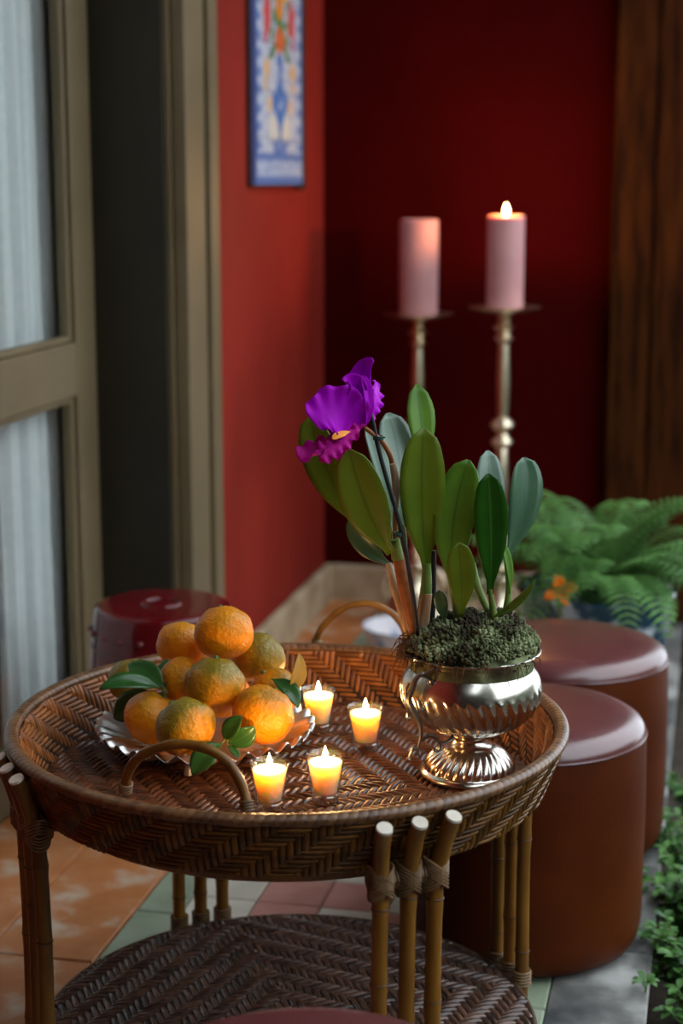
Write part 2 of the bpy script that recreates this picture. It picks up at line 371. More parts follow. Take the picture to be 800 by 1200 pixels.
mb = MB(); lbox(mb, -1.5, 9, EDGE - .012, 9, -.5, -.14); struct(mb.build('ground', M['soil'], smooth=False), 'dark garden soil')
mb = MB(); lbox(mb, -1.5, 9, 5.0, 5.15, -.14, 1.5); struct(mb.build('wall_garden', M['gardenwall'], smooth=False))
mb = MB(); lbox(mb, 3.7, 6.5, 2.0, 2.1, -.3, 3.2); struct(mb.build('wall_sky_block', M['gardenwall'], smooth=False))  # unseen wall added to block sky light from the near garden side
# skirting of stone
mb = MB(); lbox(mb, .0, 1.09, .0, .028, 0, .105, .006); struct(mb.build('baseboard_left', M['stone_trim'], smooth=False))
mb = MB(); lbox(mb, .0, .028, .028, 1.03, 0, .105, .006); struct(mb.build('baseboard_back', M['stone_trim'], smooth=False))
# door casing and leaf
mb = MB(); lbox(mb, 1.10, 1.165, -.01, .022, 0, DTOP + .2, .008); lbox(mb, 1.165, 1.30, -.02, .010, 0, DTOP + .16)
lbox(mb, 1.10, DOOR1 + .2, -.01, .022, DTOP + .2, DTOP + .26); lbox(mb, 1.165, DOOR1 + .13, -.02, .010, DTOP, DTOP + .2)
lbox(mb, DOOR1 - .02, DOOR1 + .13, -.02, .01, 0, DTOP); struct(mb.build('trim_1', M['olive'], smooth=False, bevel=.003), 'olive painted door casing')
mb = MB(); lbox(mb, 1.300, 1.316, -.030, -.021, 0, DTOP, .003); struct(mb.build('trim_2', M['olive'], smooth=False), 'thin olive bead inside the casing')
mb = MB(); lbox(mb, 1.30, DOOR0, -.24, -.0305, 0, DTOP); lbox(mb, 1.272, 1.30, -.24, -.022, 0, DTOP); struct(mb.build('trim_3', M['darkolive'], smooth=False), 'dark door reveal')
d = bpy.data.objects.new('door_1', None); COL.objects.link(d); struct(d, 'olive painted glazed door with a broad middle rail')
DN0, DN1 = -.225, -.185
def dbox(name, s0, s1, z0, z1, n0=DN0, n1=DN1, mat='olive'):
    b = MB(); lbox(b, s0, s1, n0, n1, z0, z1); o = b.build(name, M[mat], d, smooth=False, bevel=.004); return o
dbox('stile', DOOR0 + .002, DOOR0 + .115, .01, DTOP - .005); dbox('stile', 2.62, DOOR1 - .005, .01, DTOP - .005)
for z0, z1 in ((.01, .12), (.765, .875), (2.22, DTOP - .005)): dbox('rail', DOOR0 + .115, 2.62, z0, z1)
for z0, z1 in ((.12, .765), (.875, 2.22)):
    for a, b_ in ((DOOR0 + .115, DOOR0 + .13), (2.605, 2.62)): dbox('glazing_bead', a, b_, z0, z1, -.215, -.195)
    dbox('glazing_bead', DOOR0 + .13, 2.605, z0, z0 + .014, -.215, -.195); dbox('glazing_bead', DOOR0 + .13, 2.605, z1 - .014, z1, -.215, -.195)
    dbox('pane', DOOR0 + .118, 2.617, z0 + .003, z1 - .003, -.207, -.203, 'pane')
# curtains behind the glass
def curtain(name, s0, s1, z0, z1, n, lab, pl=9, amp=.014, flare=0):
    rows = []; nu = 90; nz = 14
    for i in range(nz + 1):
        t = i / nz; z = z1 + (z0 - z1) * t; row = []
        for j in range(nu + 1):
            a = j / nu; s = s0 + (s1 - s0) * a
            s += flare * t * (a - .5) * .1 - .03 * t * (1 - a) * 0
            w = math.sin(a * pl * 2 * math.pi + .5 * math.sin(3 * t + a * 5)) * amp * (.6 + .4 * t) + .006 * math.sin(a * 23 + t * 2)
            row.append(L(s, n + w, z))
        rows.append(row)
    mb = MB(); mb.grid(rows); o = mb.build(name, M['curtain'], solid=.0015, sharp=0); tag(o, lab, 'curtain', 'door curtains'); return o
curtain('curtain', DOOR0 + .085, DOOR0 + .36, .02, 2.25, -.258, 'white linen curtain gathered behind the door glass, nearer the red wall', pl=6)
curtain('curtain', DOOR0 + .41, DOOR0 + 1.2, .02, 2.25, -.30, 'grey-white linen curtain behind the door glass at the photo\'s left edge', pl=12)
# dark wooden door leaf against the back wall
d2 = bpy.data.objects.new('door_2', None); COL.objects.link(d2); struct(d2, 'old dark brown plank door')
k0 = .81
for w_, dz in ((.11, 0), (.2, .004), (.2, 0)):
    b = MB(); lbox(b, .03, .075 + dz, k0, k0 + w_ - .004, .0, CEIL - .02); b.build('plank', M['oldwood'], d2, smooth=False, bevel=.004); k0 += w_
b = MB(); lbox(b, .0, .03, .80, 1.31, .0, CEIL - .02); b.build('backing', M['oldwood'], d2, smooth=False)

# ------------------------------------------------------------------ tile picture on the red wall
pic = thing('tile_picture', L(.575, 0, 1.19), 'blue and white painted tile picture of a vase of flowers on the red wall', 'tile picture')
PW, PH, NCOL, NROW = .45, .78, 4, 7
def design(x, y):
    """x -1..1 across, y metres up from the lower edge -> colour"""
    nz = mnoise.noise(Vector((x * 7, y * 34, 1))) ; n2 = mnoise.noise(Vector((x * 17, y * 80, 5)))
    w = (.52 + .1 * nz, .56 + .1 * nz, .66 + .06 * nz); blue = (.12, .2, .46); mid = (.28, .36, .58)
    c = w if n2 < .25 else mid
    ax = abs(x)
    if y < .022 or (.056 < y < .072): return blue
    if y < .056: return mid if n2 > .1 else (.42, .5, .66)
    if ax > .93: return blue
    if ax > .78: return blue if math.sin(y * 150) + .6 * math.sin(x * 40) > .2 else (.45, .52, .68)
    yy = y
    if yy > .40: yy = yy
    if .076 < y < .11 and ax < (.42 if y > .098 else .3): return blue if n2 < .2 else mid
    vw = lerp([(.11, .06), (.125, .05), (.15, .12), (.19, .33), (.212, .36), (.225, .2), (.24, .1), (.27, .09), (.31, .13), (.312, 0)], y) if .11 < y < .312 else 0
    if ax < vw: return (.09, .2, .5) if nz < .3 else (.3, .4, .66)
    if y < .16 and ax < .5 and y > .11: return (.66, .64, .58)
    for cx, cy, rx, ry, col in ((.55, .275, .13, .022, (.72, .45, .18)), (.45, .19, .12, .02, (.7, .5, .3)), (.6, .235, .1, .014, (.66, .45, .25)), (.0, .345, .2, .03, (.66, .16, .05)), (.0, .425, .17, .028, (.7, .26, .04)),
                                (.52, .40, .16, .045, (.62, .1, .09)), (.58, .345, .1, .016, (.5, .14, .2)), (.2, .47, .25, .03, (.75, .45, .08)), (.5, .53, .2, .05, (.6, .12, .1)), (0, .56, .25, .05, (.7, .2, .08)), (.35, .64, .2, .04, (.7, .4, .1))):
        if ((ax - cx) / rx) ** 2 + ((y - cy) / ry) ** 2 < 1 + .5 * nz: return col
    if .295 < y < .34 and abs(ax - (.42 - (y - .295) * 6)) < .1: return (.08, .2, .06)
    if .34 < y < .68 and ax < .4 and nz > -.1: return (.1, .24, .1)
    return c
NG = 14
for i in range(NCOL):
    for j in range(NROW):
        b = MB(); tw, th = PW / NCOL, PH / NROW
        rows = []; cols = []
        for a in range(NG + 1):
            row = []
            for c in range(NG + 1):
                x, z = (c / NG - .5) * (tw - .0015), (a / NG - .5) * (th - .0015)
                row.append((-x, .024, z)); cols.append(design(2 * ((i + c / NG) / NCOL) - 1, (j + a / NG) * th))
            rows.append(row)
        b.grid(rows)
        nb = len(b.v)
        x, z = (tw - .0015) / 2, (th - .0015) / 2
        b.box((-x, .012, -z), (x, .0238, z))
        me = b.mesh('tile', False); ca = me.color_attributes.new('Col', 'FLOAT_COLOR', 'POINT')
        for k in range(len(b.v)): ca.data[k].color = (*(cols[k] if k < len(cols) else (.1, .18, .45)), 1)
        me.materials.append(M['azulejo'])
        o = inst(me, 'tile', pic, ((i + .5) * tw * -1 + PW / 2, 0, (j + .5) * th), (0, 0, 0))
# backing board and a dark strip standing in for the side shadow: local x along -s (right in the photo), y out of the wall
b = MB(); b.box((-PW / 2, .001, 0), (PW / 2, .0119, PH)); b.box((-PW / 2 - .012, .001, -.012), (-PW / 2 - .0003, .03, PH + .012)); b.box((-PW / 2, .001, -.004), (PW / 2, .0119, -.0003))
b.build('backing_and_shade_strip', M['node'], pic, smooth=False)
pic.matrix_world = Matrix(((SD.x, ND.x, 0, 0), (SD.y, ND.y, 0, 0), (0, 0, 1, 0), (0, 0, 0, 1))).to_4x4()
pic.location = L(.575, 0, 1.19)

# ================================================================== THE CANE TABLE AND TRAY
TX, TY, TZ = -.0712, 2.17, .505
TR, TB, TD = .366, .335, .079                 # rim radius, base radius, depth
SHZ, SHR = .072, .335
def weave_piece(mb, fn, a0, a1, b0, b1, along, h, nseg=4):
    """a bowed cane strip over the cell block [a0,a1]x[b0,b1]; fn(a,b,height) gives the point"""
    mb.cur = random.uniform(.02, .98)
    rows = []
    for i in range(nseg + 1):
        t = i / nseg; e = math.sin(math.pi * (.08 + .84 * t)); hh = h * (-.55 + 1.5 * e ** .7)
        row = []
        for k, dh in ((.06, -1.0), (.22, 0), (.5, .2), (.78, 0), (.94, -1.0)):
            if along == 'a': p = fn(a0 + (a1 - a0) * t, b0 + (b1 - b0) * k, hh + h * dh)
            else: p = fn(a0 + (a1 - a0) * k, b0 + (b1 - b0) * t, hh + h * dh)
            row.append(p)
        rows.append(row)
    if along == 'a': rows = [list(reversed(r)) for r in rows]
    mb.grid(rows)
def disc_weave(mb, Rr, w, ang, z, h, nb=3):
    ca, sa = math.cos(ang), math.sin(ang); K = int(Rr / w) + 1
    over = lambda i, j: ((abs(i) + abs(j)) % (2 * nb)) < nb
    inside = lambda i, j: math.hypot((i + .5) * w, (j + .5) * w) < Rr
    fn = lambda a, b, hh: (a * ca - b * sa, a * sa + b * ca, z + hh)
    for j in range(-K, K):
        i = -K
        while i < K:
            if over(i, j) and inside(i, j):
                k = i
                while k < K and over(k, j) and inside(k, j): k += 1
                weave_piece(mb, fn, i * w - .1 * w, k * w + .1 * w, j * w, (j + 1) * w, 'a', h); i = k
            else: i += 1
    for i in range(-K, K):
        j = -K
        while j < K:
            if not over(i, j) and inside(i, j):
                k = j
                while k < K and not over(i, k) and inside(i, k): k += 1
                weave_piece(mb, fn, i * w, (i + 1) * w, j * w - .1 * w, k * w + .1 * w, 'b', h); j = k
            else: j += 1
tray = thing('wicker_tray', (TX, TY, 0), 'round brown woven rattan tray with two hoop handles on the cane table', 'tray')
# solid core of the tray
mb = MB(); zb = TZ - TD
mb.lathe([(.001, zb - .007), (TB - .004, zb - .007), (TB + .003, zb - .004), (TR - .001, TZ - .012), (TR - .016, TZ - .012), (TB - .014, zb - .003), (.001, zb - .003)], 96, caps=False)
mb.build('tray_core', M['weave_base'], tray)
mb = MB(); disc_weave(mb, TB - .012, .0095, R(-21), zb - .0015, .0026)
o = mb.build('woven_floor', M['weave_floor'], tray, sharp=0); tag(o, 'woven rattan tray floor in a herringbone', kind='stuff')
NC_, NR_, NBW = 248, 12, 4
def wallfn(outer):
    z0, z1 = zb - .006, TZ - .010
    def fn(a, b, h):        # a: column (angle), b: row from the bottom
        th = a * 2 * math.pi / NC_; t = b / NR_; z = z0 + (z1 - z0) * t
        r = (TB + .003 + (TR - TB - .003) * t + h + .0006) if outer else (TB - .012 + (TR - .003 - TB) * t - h - .0006 - .001)
        return (r * math.cos(th), r * math.sin(th), z)
    return fn
def wall_runs(sgn):
    over = lambda i, j: ((i - sgn * j) % (2 * NBW)) < NBW
    out = []
    for j in range(NR_):
        for i in range(NC_):
            if over(i, j) and not over(i - 1, j): out.append(('a', i, i + NBW, j, j + 1))
    for i in range(NC_):
        j = 0
        while j < NR_:
            if not over(i, j):
                k = j
                while k < NR_ and not over(i, k): k += 1
                out.append(('b', i, i + 1, j, k)); j = k
            else: j += 1
    return out
# inner face joined; outer face: the nearest strands singly
mb = MB(); fi = wallfn(False)
for al, a0, a1, b0, b1 in wall_runs(1):
    mb2 = mb; base = len(mb.f)
    if al == 'a': weave_piece(mb, fi, a1 - .1 + .2, a0 - .1, b0, b1, 'a', .0022)
    else: weave_piece(mb, fi, a1, a0, b0 - .1, b1 + .1, 'b', .0022)
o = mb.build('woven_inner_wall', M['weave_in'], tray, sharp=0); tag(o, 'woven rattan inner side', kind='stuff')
fo = wallfn(True); cache = {}; rest = MB(); single = []
runs = wall_runs(1)
def facing(r):
    th = (r[1] + r[2]) / 2 * 2 * math.pi / NC_; c = Vector((math.cos(th), math.sin(th)))
    return c.dot(Vector((-TX * 0 + .04, -1)).normalized()) + (.0 if r[4] - r[3] > 1 or r[0] == 'a' else -.1)
order = sorted(runs, key=facing, reverse=True)
chosen = set(order[:296])
for r in runs:
    al, a0, a1, b0, b1 = r
    if r in chosen:
        key = (al, a1 - a0, b0, b1)
        if key not in cache:
            m1 = MB(); weave_piece(m1, fo, 0 - (.1 if al == 'a' else 0), (a1 - a0) + (.1 if al == 'a' else 0), b0 - (.1 if al == 'b' else 0), b1 + (.1 if al == 'b' else 0), al, .0022)
            me = m1.mesh('cane_strand', True); me.materials.append(M['weave_out']); cache[key] = me
        inst(cache[key], 'cane_strand', tray, (0, 0, 0), (0, 0, a0 * 2 * math.pi / NC_))
    else:
        weave_piece(rest, fo, a0 - (.1 if al == 'a' else 0), a1 + (.1 if al == 'a' else 0), b0 - (.1 if al == 'b' else 0), b1 + (.1 if al == 'b' else 0), al, .0022)
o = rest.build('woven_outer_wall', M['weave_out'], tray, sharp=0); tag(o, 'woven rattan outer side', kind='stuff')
# rim wraps
NW = 196
m1 = MB(); rows = []
for i in range(5):
    t = i / 4; th = (t - .5) * 2 * math.pi / NW * .97; bul = .0005 * math.sin(math.pi * t) ** .5
    row = []
    for k in range(9):
        a = R(-40) + R(260) * k / 8
        rr = TR - .0055 + (.0095 + bul) * math.cos(a); z = TZ - .0075 + (.0068 + bul) * math.sin(a)
        row.append((rr * math.cos(th + .012 * math.sin(a)), rr * math.sin(th + .012 * math.sin(a)), z))
    rows.append(row)
m1.grid([list(reversed(r)) for r in rows]); rim_me = m1.mesh('rim_wrap'); rim_me.materials.append(M['rim'])
for k in range(NW): inst(rim_me, 'rim_wrap', tray, (0, 0, 0), (0, 0, k * 2 * math.pi / NW))
mb = MB(); mb.tube([((TR - .0065) * math.cos(a), (TR - .0065) * math.sin(a), TZ - .0078) for a in [2 * math.pi * k / 96 for k in range(97)]], .006, 8, False); mb.build('rim_core', M['weave_base'], tray)
TC = Vector((TX, TY, 0))
def handle(pts, y0, y1, rad):
    n = len(pts); P = [PY(u, v, y0 + (y1 - y0) * i / (n - 1)) - TC for i, (u, v) in enumerate(pts)]
    mb = MB(); path = bez(P, 6); mb.tube(path, [rad * (1 + .06 * math.sin(i * .9)) for i in range(len(path))], 10)
    h = mb.build('handle', M['cane'], tray)
    for p, q in ((P[0], P[1]), (P[-1], P[-2])):
        b = MB(); dd = (q - p).normalized()
        for k in range(4):
            c = p + dd * (.002 + k * .0034); a = dd.orthogonal().normalized(); e = dd.cross(a)
            b.tube([c + (a * math.cos(x) + e * math.sin(x)) * (rad + .0012) for x in [2 * math.pi * j / 12 for j in range(13)]], .0018, 5, False)
        b.build('binding', M['bind'], h)
    return h
yA = PZ(147, 930, TZ - .02).y; yB = PZ(289, 953, TZ - .02).y
handle([(146, 928), (149, 908), (160, 890), (180, 878), (208, 872), (238, 876), (262, 889), (278, 910), (287, 932), (290, 952)], yA + .006, yB + .006, .0062)
yA = PZ(370, 757, TZ - .02).y; yB = PZ(477, 764, TZ - .02).y
handle([(369, 758), (373, 742), (385, 726), (402, 713), (424, 707), (446, 711), (463, 722), (474, 740), (478, 764)], yA + .004, yB + .004, .0052)

table = thing('cane_table', (TX, TY, 0), 'round bamboo cane table with triple legs and a low woven shelf', 'table')
AZ = R(25)
LEGR = .349
def legpath(ox, ang):
    """ox tangential offset"""
    out = []
    for z, r in ((.0, LEGR), (.1, LEGR), (.25, LEGR - .001), (.38, LEGR + .002), (.415, LEGR + .006), (.445, LEGR + .013), (.47, LEGR + .021), (.487, LEGR + .029)):
        er = Vector((math.cos(ang), math.sin(ang), 0)); et = Vector((-math.sin(ang), math.cos(ang), 0))
        out.append(er * (r - .9 * ox * ox) + et * (ox * (1 + .25 * max(0, z - .4) / .09)) + Vector((0, 0, z)))
    return out
for q in range(4):
    ang = -math.pi / 2 + AZ + q * math.pi / 2
    er = Vector((math.cos(ang), math.sin(ang), 0)); et = Vector((-math.sin(ang), math.cos(ang), 0)); ez = Vector((0, 0, 1))
    for kx, ox in enumerate((-.0355, 0, .0355)):
        path = bez(legpath(ox, ang), 8); rad = []
        nodes = [random.uniform(.10, .16), random.uniform(.22, .30), random.uniform(.36, .39)]
        for p in path:
            rr = .0097
            for nz in nodes: rr += .0012 * math.exp(-((p.z - nz) / .006) ** 2)
            rad.append(rr)
        # finer path near nodes
        mb = MB(); mb.tube(path, rad, 12); lg = mb.build('leg', M['cane'], table, sharp=60)
        for nz in nodes:
            i = min(range(len(path)), key=lambda k: abs(path[k].z - nz)); p = path[i]
            b = MB(); b.tube([p + Vector((.0102 * math.cos(a), .0102 * math.sin(a), 0)) for a in [2 * math.pi * j / 16 for j in range(17)]], .0011, 5, False); b.build('node', M['node'], lg)
        t = (path[-1] - path[-2]).normalized(); b = MB(); b.tube([path[-1] - t * .001, path[-1] + t * .0022], [.0100, .0094], 12); b.build('cut_end', M['pith'], lg)
        # lashings at the shelf
        b = MB()
        for k in range(5):
            c = er * (LEGR - .9 * ox * ox) + et * ox + ez * (.066 + k * .0046)
            b.tube([c + er * .0125 * math.cos(a) + et * .0125 * math.sin(a) for a in [2 * math.pi * j / 12 for j in range(13)]], .0022, 5, False)
        b.build('binding', M['bind'], lg)
    # cross bar behind the three canes and the lashing round it
    zc = .412
    b = MB(); b.tube([er * (LEGR - .006) + et * (x) + ez * zc for x in (-.048, -.02, .02, .048)], .0095, 10); cb = b.build('cross_bar', M['cane'], table)
    for ox in (-.0355, 0, .0355):
        b = MB(); c = er * (LEGR + .002) + et * ox + ez * zc
        for sg in (1, -1):
            for k in range(5):
                off = (k - 2) * .0042
                pts = []
                for j in range(25):
                    a = 2 * math.pi * j / 24
                    rr = .0142
                    pts.append(c + er * rr * math.cos(a) + et * (rr * math.sin(a) + 0) + ez * (off + sg * .0115 * math.sin(a)))
                b.tube(pts, .0019, 5, False)
        b.build('lashing', M['bind'], cb)
    # spaces between canes wound too
    for ox in (-.018, .018):
        b = MB()
        for k in range(4):
            c = er * (LEGR - .004) + et * (ox + (k - 1.5) * .0042) + ez * zc
            b.tube([c + er * .0118 * math.cos(a) + ez * .0118 * math.sin(a) for a in [2 * math.pi * j / 12 for j in range(13)]], .002, 5, False)
        b.build('winding', M['bind'], cb)
# support ring under the tray, cross pieces
mb = MB(); mb.tube([(.302 * math.cos(a), .302 * math.sin(a), .4085) for a in [2 * math.pi * k / 72 for k in range(73)]], .0095, 8, False); mb.build('support_ring', M['cane'], table)
for q in range(2):
    ang = AZ + q * math.pi / 2; e = Vector((math.cos(ang), math.sin(ang), 0))
    b = MB(); b.tube([e * -.34 + Vector((0, 0, .052)), e * .34 + Vector((0, 0, .052))], .009, 8); b.build('stretcher', M['cane'], table)
    b = MB(); b.tube([e * -.34 + Vector((0, 0, .402)), e * .34 + Vector((0, 0 , .402))], .007, 8); b.build('stretcher', M['cane'], table)
mb = MB(); mb.lathe([(.001, SHZ - .012), (SHR - .003, SHZ - .012), (SHR, SHZ - .006), (SHR - .003, SHZ - .0015), (.001, SHZ - .0015)], 96, caps=False)
sh = mb.build('shelf', M['weave_base'], table)
mb = MB(); disc_weave(mb, SHR - .005, .0103, R(18), SHZ, .003); o = mb.build('shelf_weave', M['weave_shelf'], sh, sharp=0); tag(o, 'woven rattan shelf in a herringbone', kind='stuff')
mb = MB(); mb.tube([((SHR) * math.cos(a), SHR * math.sin(a), SHZ - .004) for a in [2 * math.pi * k / 96 for k in range(97)]], .0045, 8, False); mb.build('shelf_edge', M['node'], sh)

# ================================================================== ON THE TRAY
FLOORZ = zb + .0022
# --- fruit dish
DC = Vector((-.1865, 2.243, FLOORZ))
dish = thing('fruit_dish', DC, 'scalloped silver dish on small feet holding the tangerines', 'dish')
def scal(r, z, th):
    k = max(0, min(1, (r - .085) / .06)); lob = .5 + .5 * math.cos(th * 30 + k * 2)
    return r * (1 - .03 * k * (1 - lob) ** 2)
def dishz(r, z, th): return z
mb = MB(); n = 360; prof = [(.002, .022), (.05, .022), (.085, .024), (.105, .028), (.125, .034), (.14, .039), (.149, .041), (.1505, .0395), (.148, .037), (.125, .031), (.105, .0255), (.085, .0205), (.05, .019), (.002, .019)]
rows = []
for r, z in prof:
    row = []
    for j in range(n):
        th = 2 * math.pi * j / n; k = max(0, min(1, (r - .085) / .055)); lob = .5 + .5 * math.cos(th * 30 + k * 2)
        rr = scal(r, z, th); row.append((rr * math.cos(th), rr * math.sin(th), z + .011 * k * (lob - .5)))
    rows.append(row)
mb.grid(rows, cv=True); mb.build('plate', M['silver2'], dish, sharp=50)
for k in range(3):
    a = R(-100 + k * 120); e = Vector((math.cos(a), math.sin(a), 0)); b = MB()
    b.tube([e * .085 + Vector((0, 0, .021)), e * .088 + Vector((0, 0, .014)), e * .093 + Vector((0, 0, .007)), e * .094 + Vector((0, 0, .0))], [.016, .009, .006, .0065], 10); b.build('foot', M['silver2'], dish)
# --- tangerines
FR = [(-.1604, 2.25, .5954, .041, .12, (-20, -10), 'bright orange tangerine at the very top of the pile'),
      (-.2224, 2.30, .5636, .036, .10, (-40, 30), 'orange tangerine behind and left of the topmost one'),
      (-.1155, 2.30, .5463, .038, .95, (-25, 20), 'green-skinned tangerine right of and behind the topmost one'),
      (-.2163, 2.2392, .5323, .033, .22, (10, 40), 'small dull orange tangerine half hidden left of the pile\'s centre'),
      (-.1681, 2.1867, .5409, .041, .72, (-18, 0), 'olive-topped tangerine in the centre of the pile'),
      (-.2544, 2.1971, .4913, .039, .25, (-15, 25), 'orange tangerine low at the left, below the leafy sprig'),
      (-.2029, 2.1233, .5035, .0405, .72, (-25, -30), 'wide olive and orange tangerine lowest at the front, behind the handle'),
      (-.1031, 2.1496, .5113, .042, .34, (-30, 25), 'big orange tangerine low at the right, above the votive candles'),
      (-.0906, 2.2332, .516, .036, .38, (-10, -30), 'orange tangerine behind the low right one'),
      (-.3, 2.338, .502, .033, 1.1, (0, 10), 'green tangerine peeping out behind the left leaves'),
      (-.165, 2.312, .4905, .0365, .4, (0, 0), 'tangerine hidden at the back under the pile')]
def tangerine(x, y, z, r, g, tilt, lab, seed):
    rnd = random.Random(seed)
    t = thing('tangerine', (x, y, z), lab, 'tangerine', 'tangerines on the silver dish')
    t.rotation_euler = (R(tilt[0]), R(tilt[1]), rnd.uniform(-.3, .3))
    ox = rnd.uniform(0, 50)
    def fun(d):
        lump = .06 * mnoise.noise(d * 1.6 + Vector((ox, 0, 0))) + .02 * mnoise.noise(d * 5 + Vector((0, ox, 0)))
        th = math.atan2(d.y, d.x)
        pole = max(0, (d.z - .8) / .2); crease = .016 * pole * math.cos(th * 7 + ox)
        dim = -.10 * max(0, (d.z - .93) / .07) ** 1.3 + .03 * max(0, (d.z - .7) / .3)
        bot = -.08 * max(0, (-d.z - .95) / .05)
        return 1 + lump + crease + dim + bot
    b = MB(); b.ball((0, 0, 0), (r * 1.0, r * .985, r * .9), 40, 24, fun); o = b.build('peel', M['tang'], t, sharp=0); o.color = (g, 0, 0, 1)
    b = MB(); b.tube([(0, 0, r * .80), (.0005, 0, r * .9), (.001, .0005, r * .945)], [.0045, .0032, .0026], 8); b.build('stem_button', M['stem'], t)
    return t
for k, f in enumerate(FR): tangerine(*f, seed=40 + k)

# --- leaf blades
PROF_CITRUS = [(0, .04), (.06, .1), (.2, .62), (.4, .97), (.55, 1), (.75, .78), (.9, .4), (1, .02)]
PROF_ORCHID = [(0, .2), (.1, .22), (.22, .5), (.4, .85), (.58, 1), (.75, .97), (.88, .78), (.95, .56), (.985, .34), (1, .1)]
PROF_PETAL = [(0, .12), (.15, .45), (.4, .9), (.6, 1), (.8, .92), (.93, .65), (1, .25)]
def blade(base, ctrl, tip, width, nrm, fold=.15, prof=PROF_CITRUS, ns=14, nk=7, ruf=0, rfreq=6, curl=0, seed=0, twist=0):
    B, C, T = Vector(base), Vector(ctrl), Vector(tip); Nn = Vector(nrm).normalized(); rows = []
    rnd = random.Random(seed); ph = rnd.uniform(0, 6)
    for i in range(ns + 1):
        t = i / ns; p = B * (1 - t) ** 2 + C * 2 * t * (1 - t) + T * t * t
        tan = ((C - B) * (1 - t) + (T - C) * t).normalized()
        Sd = tan.cross(Nn); Sd = Sd.normalized() if Sd.length > 1e-5 else tan.orthogonal().normalized()
        if twist: Sd = Matrix.Rotation(twist * t, 3, tan) @ Sd
        N2 = Sd.cross(tan).normalized(); w = width * lerp(prof, t) / 2; row = []
        for k in range(nk):
            q = 2 * k / (nk - 1) - 1
            off = fold * abs(q) * w + curl * q * q * w
            if ruf:
                e = abs(q) ** 2; sg = 1 if q > 0 else -1
                off += ruf * e * math.sin(t * rfreq * 2 * math.pi + ph + sg * 1.3); ww = 1 + ruf / max(w, 1e-4) * e * .5 * math.sin(t * rfreq * 4.1 + ph * 2 + sg)
            else: ww = 1
            row.append(p + Sd * q * w * ww + N2 * off)
        rows.append(row)
    return rows
def leaf_obj(name, mat, parent, org, *a, solid=.0009, **k):
    mb = MB(); rows = blade(*a, **k); mb.grid([[Vector(p) - org for p in r] for r in rows]); return mb.build(name, M[mat], parent, solid=solid, sharp=0)
def sprig(label, org_px, leaves, stem=True):
    o0 = PY(*org_px); t = thing('leafy_sprig', o0, label, 'leaves', 'leafy tangerine sprigs')
    for (bu, bv, by), (tu, tv, ty), wpx, nrm, bend, mat in leaves:
        B, T = PY(bu, bv, by), PY(tu, tv, ty); C = (B + T) / 2 + Vector(bend)
        leaf_obj('leaf', mat, t, o0, B, C, T, wpx * pxm(by), nrm, fold=.22, seed=bu)
        if stem:
            b = MB(); b.tube([Vector((0, 0, 0)), (B - o0) * .5 + Vector((0, 0, .001)), B - o0], .0011, 6); b.build('stalk', M['stem'], t)
    return t
sprig('dark green leafy sprig at the left of the tangerine pile', (196, 812, 2.19), [
    ((190, 808, 2.19), (116, 808, 2.15), 26, (.1, -.5, .85), (-.0, 0, .022), 'citrus_leaf'),
    ((192, 806, 2.2), (150, 778, 2.24), 30, (.3, -.75, .6), (0, 0, .008), 'citrus_leaf'),
    ((193, 808, 2.21), (196, 772, 2.25), 26, (-.5, -.8, .3), (-.006, 0, .0), 'citrus_leaf'),
    ((186, 812, 2.225), (133, 842, 2.245), 36, (-.1, -.85, .5), (-.008, -.01, .005), 'citrus_leaf')])
sprig('green leafy sprig at the front of the dish beside the handle', (268, 862, 2.1), [
    ((262, 868, 2.1), (283, 839, 2.09), 22, (-.3, -.9, .3), (-.003, -.006, .004), 'citrus_leaf'),
    ((266, 871, 2.1), (298, 851, 2.1), 26, (.35, -.9, .2), (.008, -.004, -.004), 'citrus_leaf'),
    ((260, 871, 2.095), (226, 909, 2.075), 30, (-.1, -.8, .6), (-.006, -.005, .01), 'citrus_leaf'),
    ((266, 873, 2.1), (281, 887, 2.09), 9, (0, -.8, .6), (.002, 0, .0), 'citrus_leaf')])
sprig('single green leaf tucked at the right of the big low tangerine', (318, 796, 2.2), [((318, 796, 2.2), (349, 830, 2.16), 24, (.35, -.55, .75), (.01, 0, .012), 'citrus_leaf')], False)
sprig('leaf standing up at the right of the pile, candle glow painted into its colour', (333, 812, 2.19), [((338, 812, 2.19), (350, 765, 2.2), 20, (.5, -.8, .1), (.012, -.004, -.006), 'citrus_pale')], False)

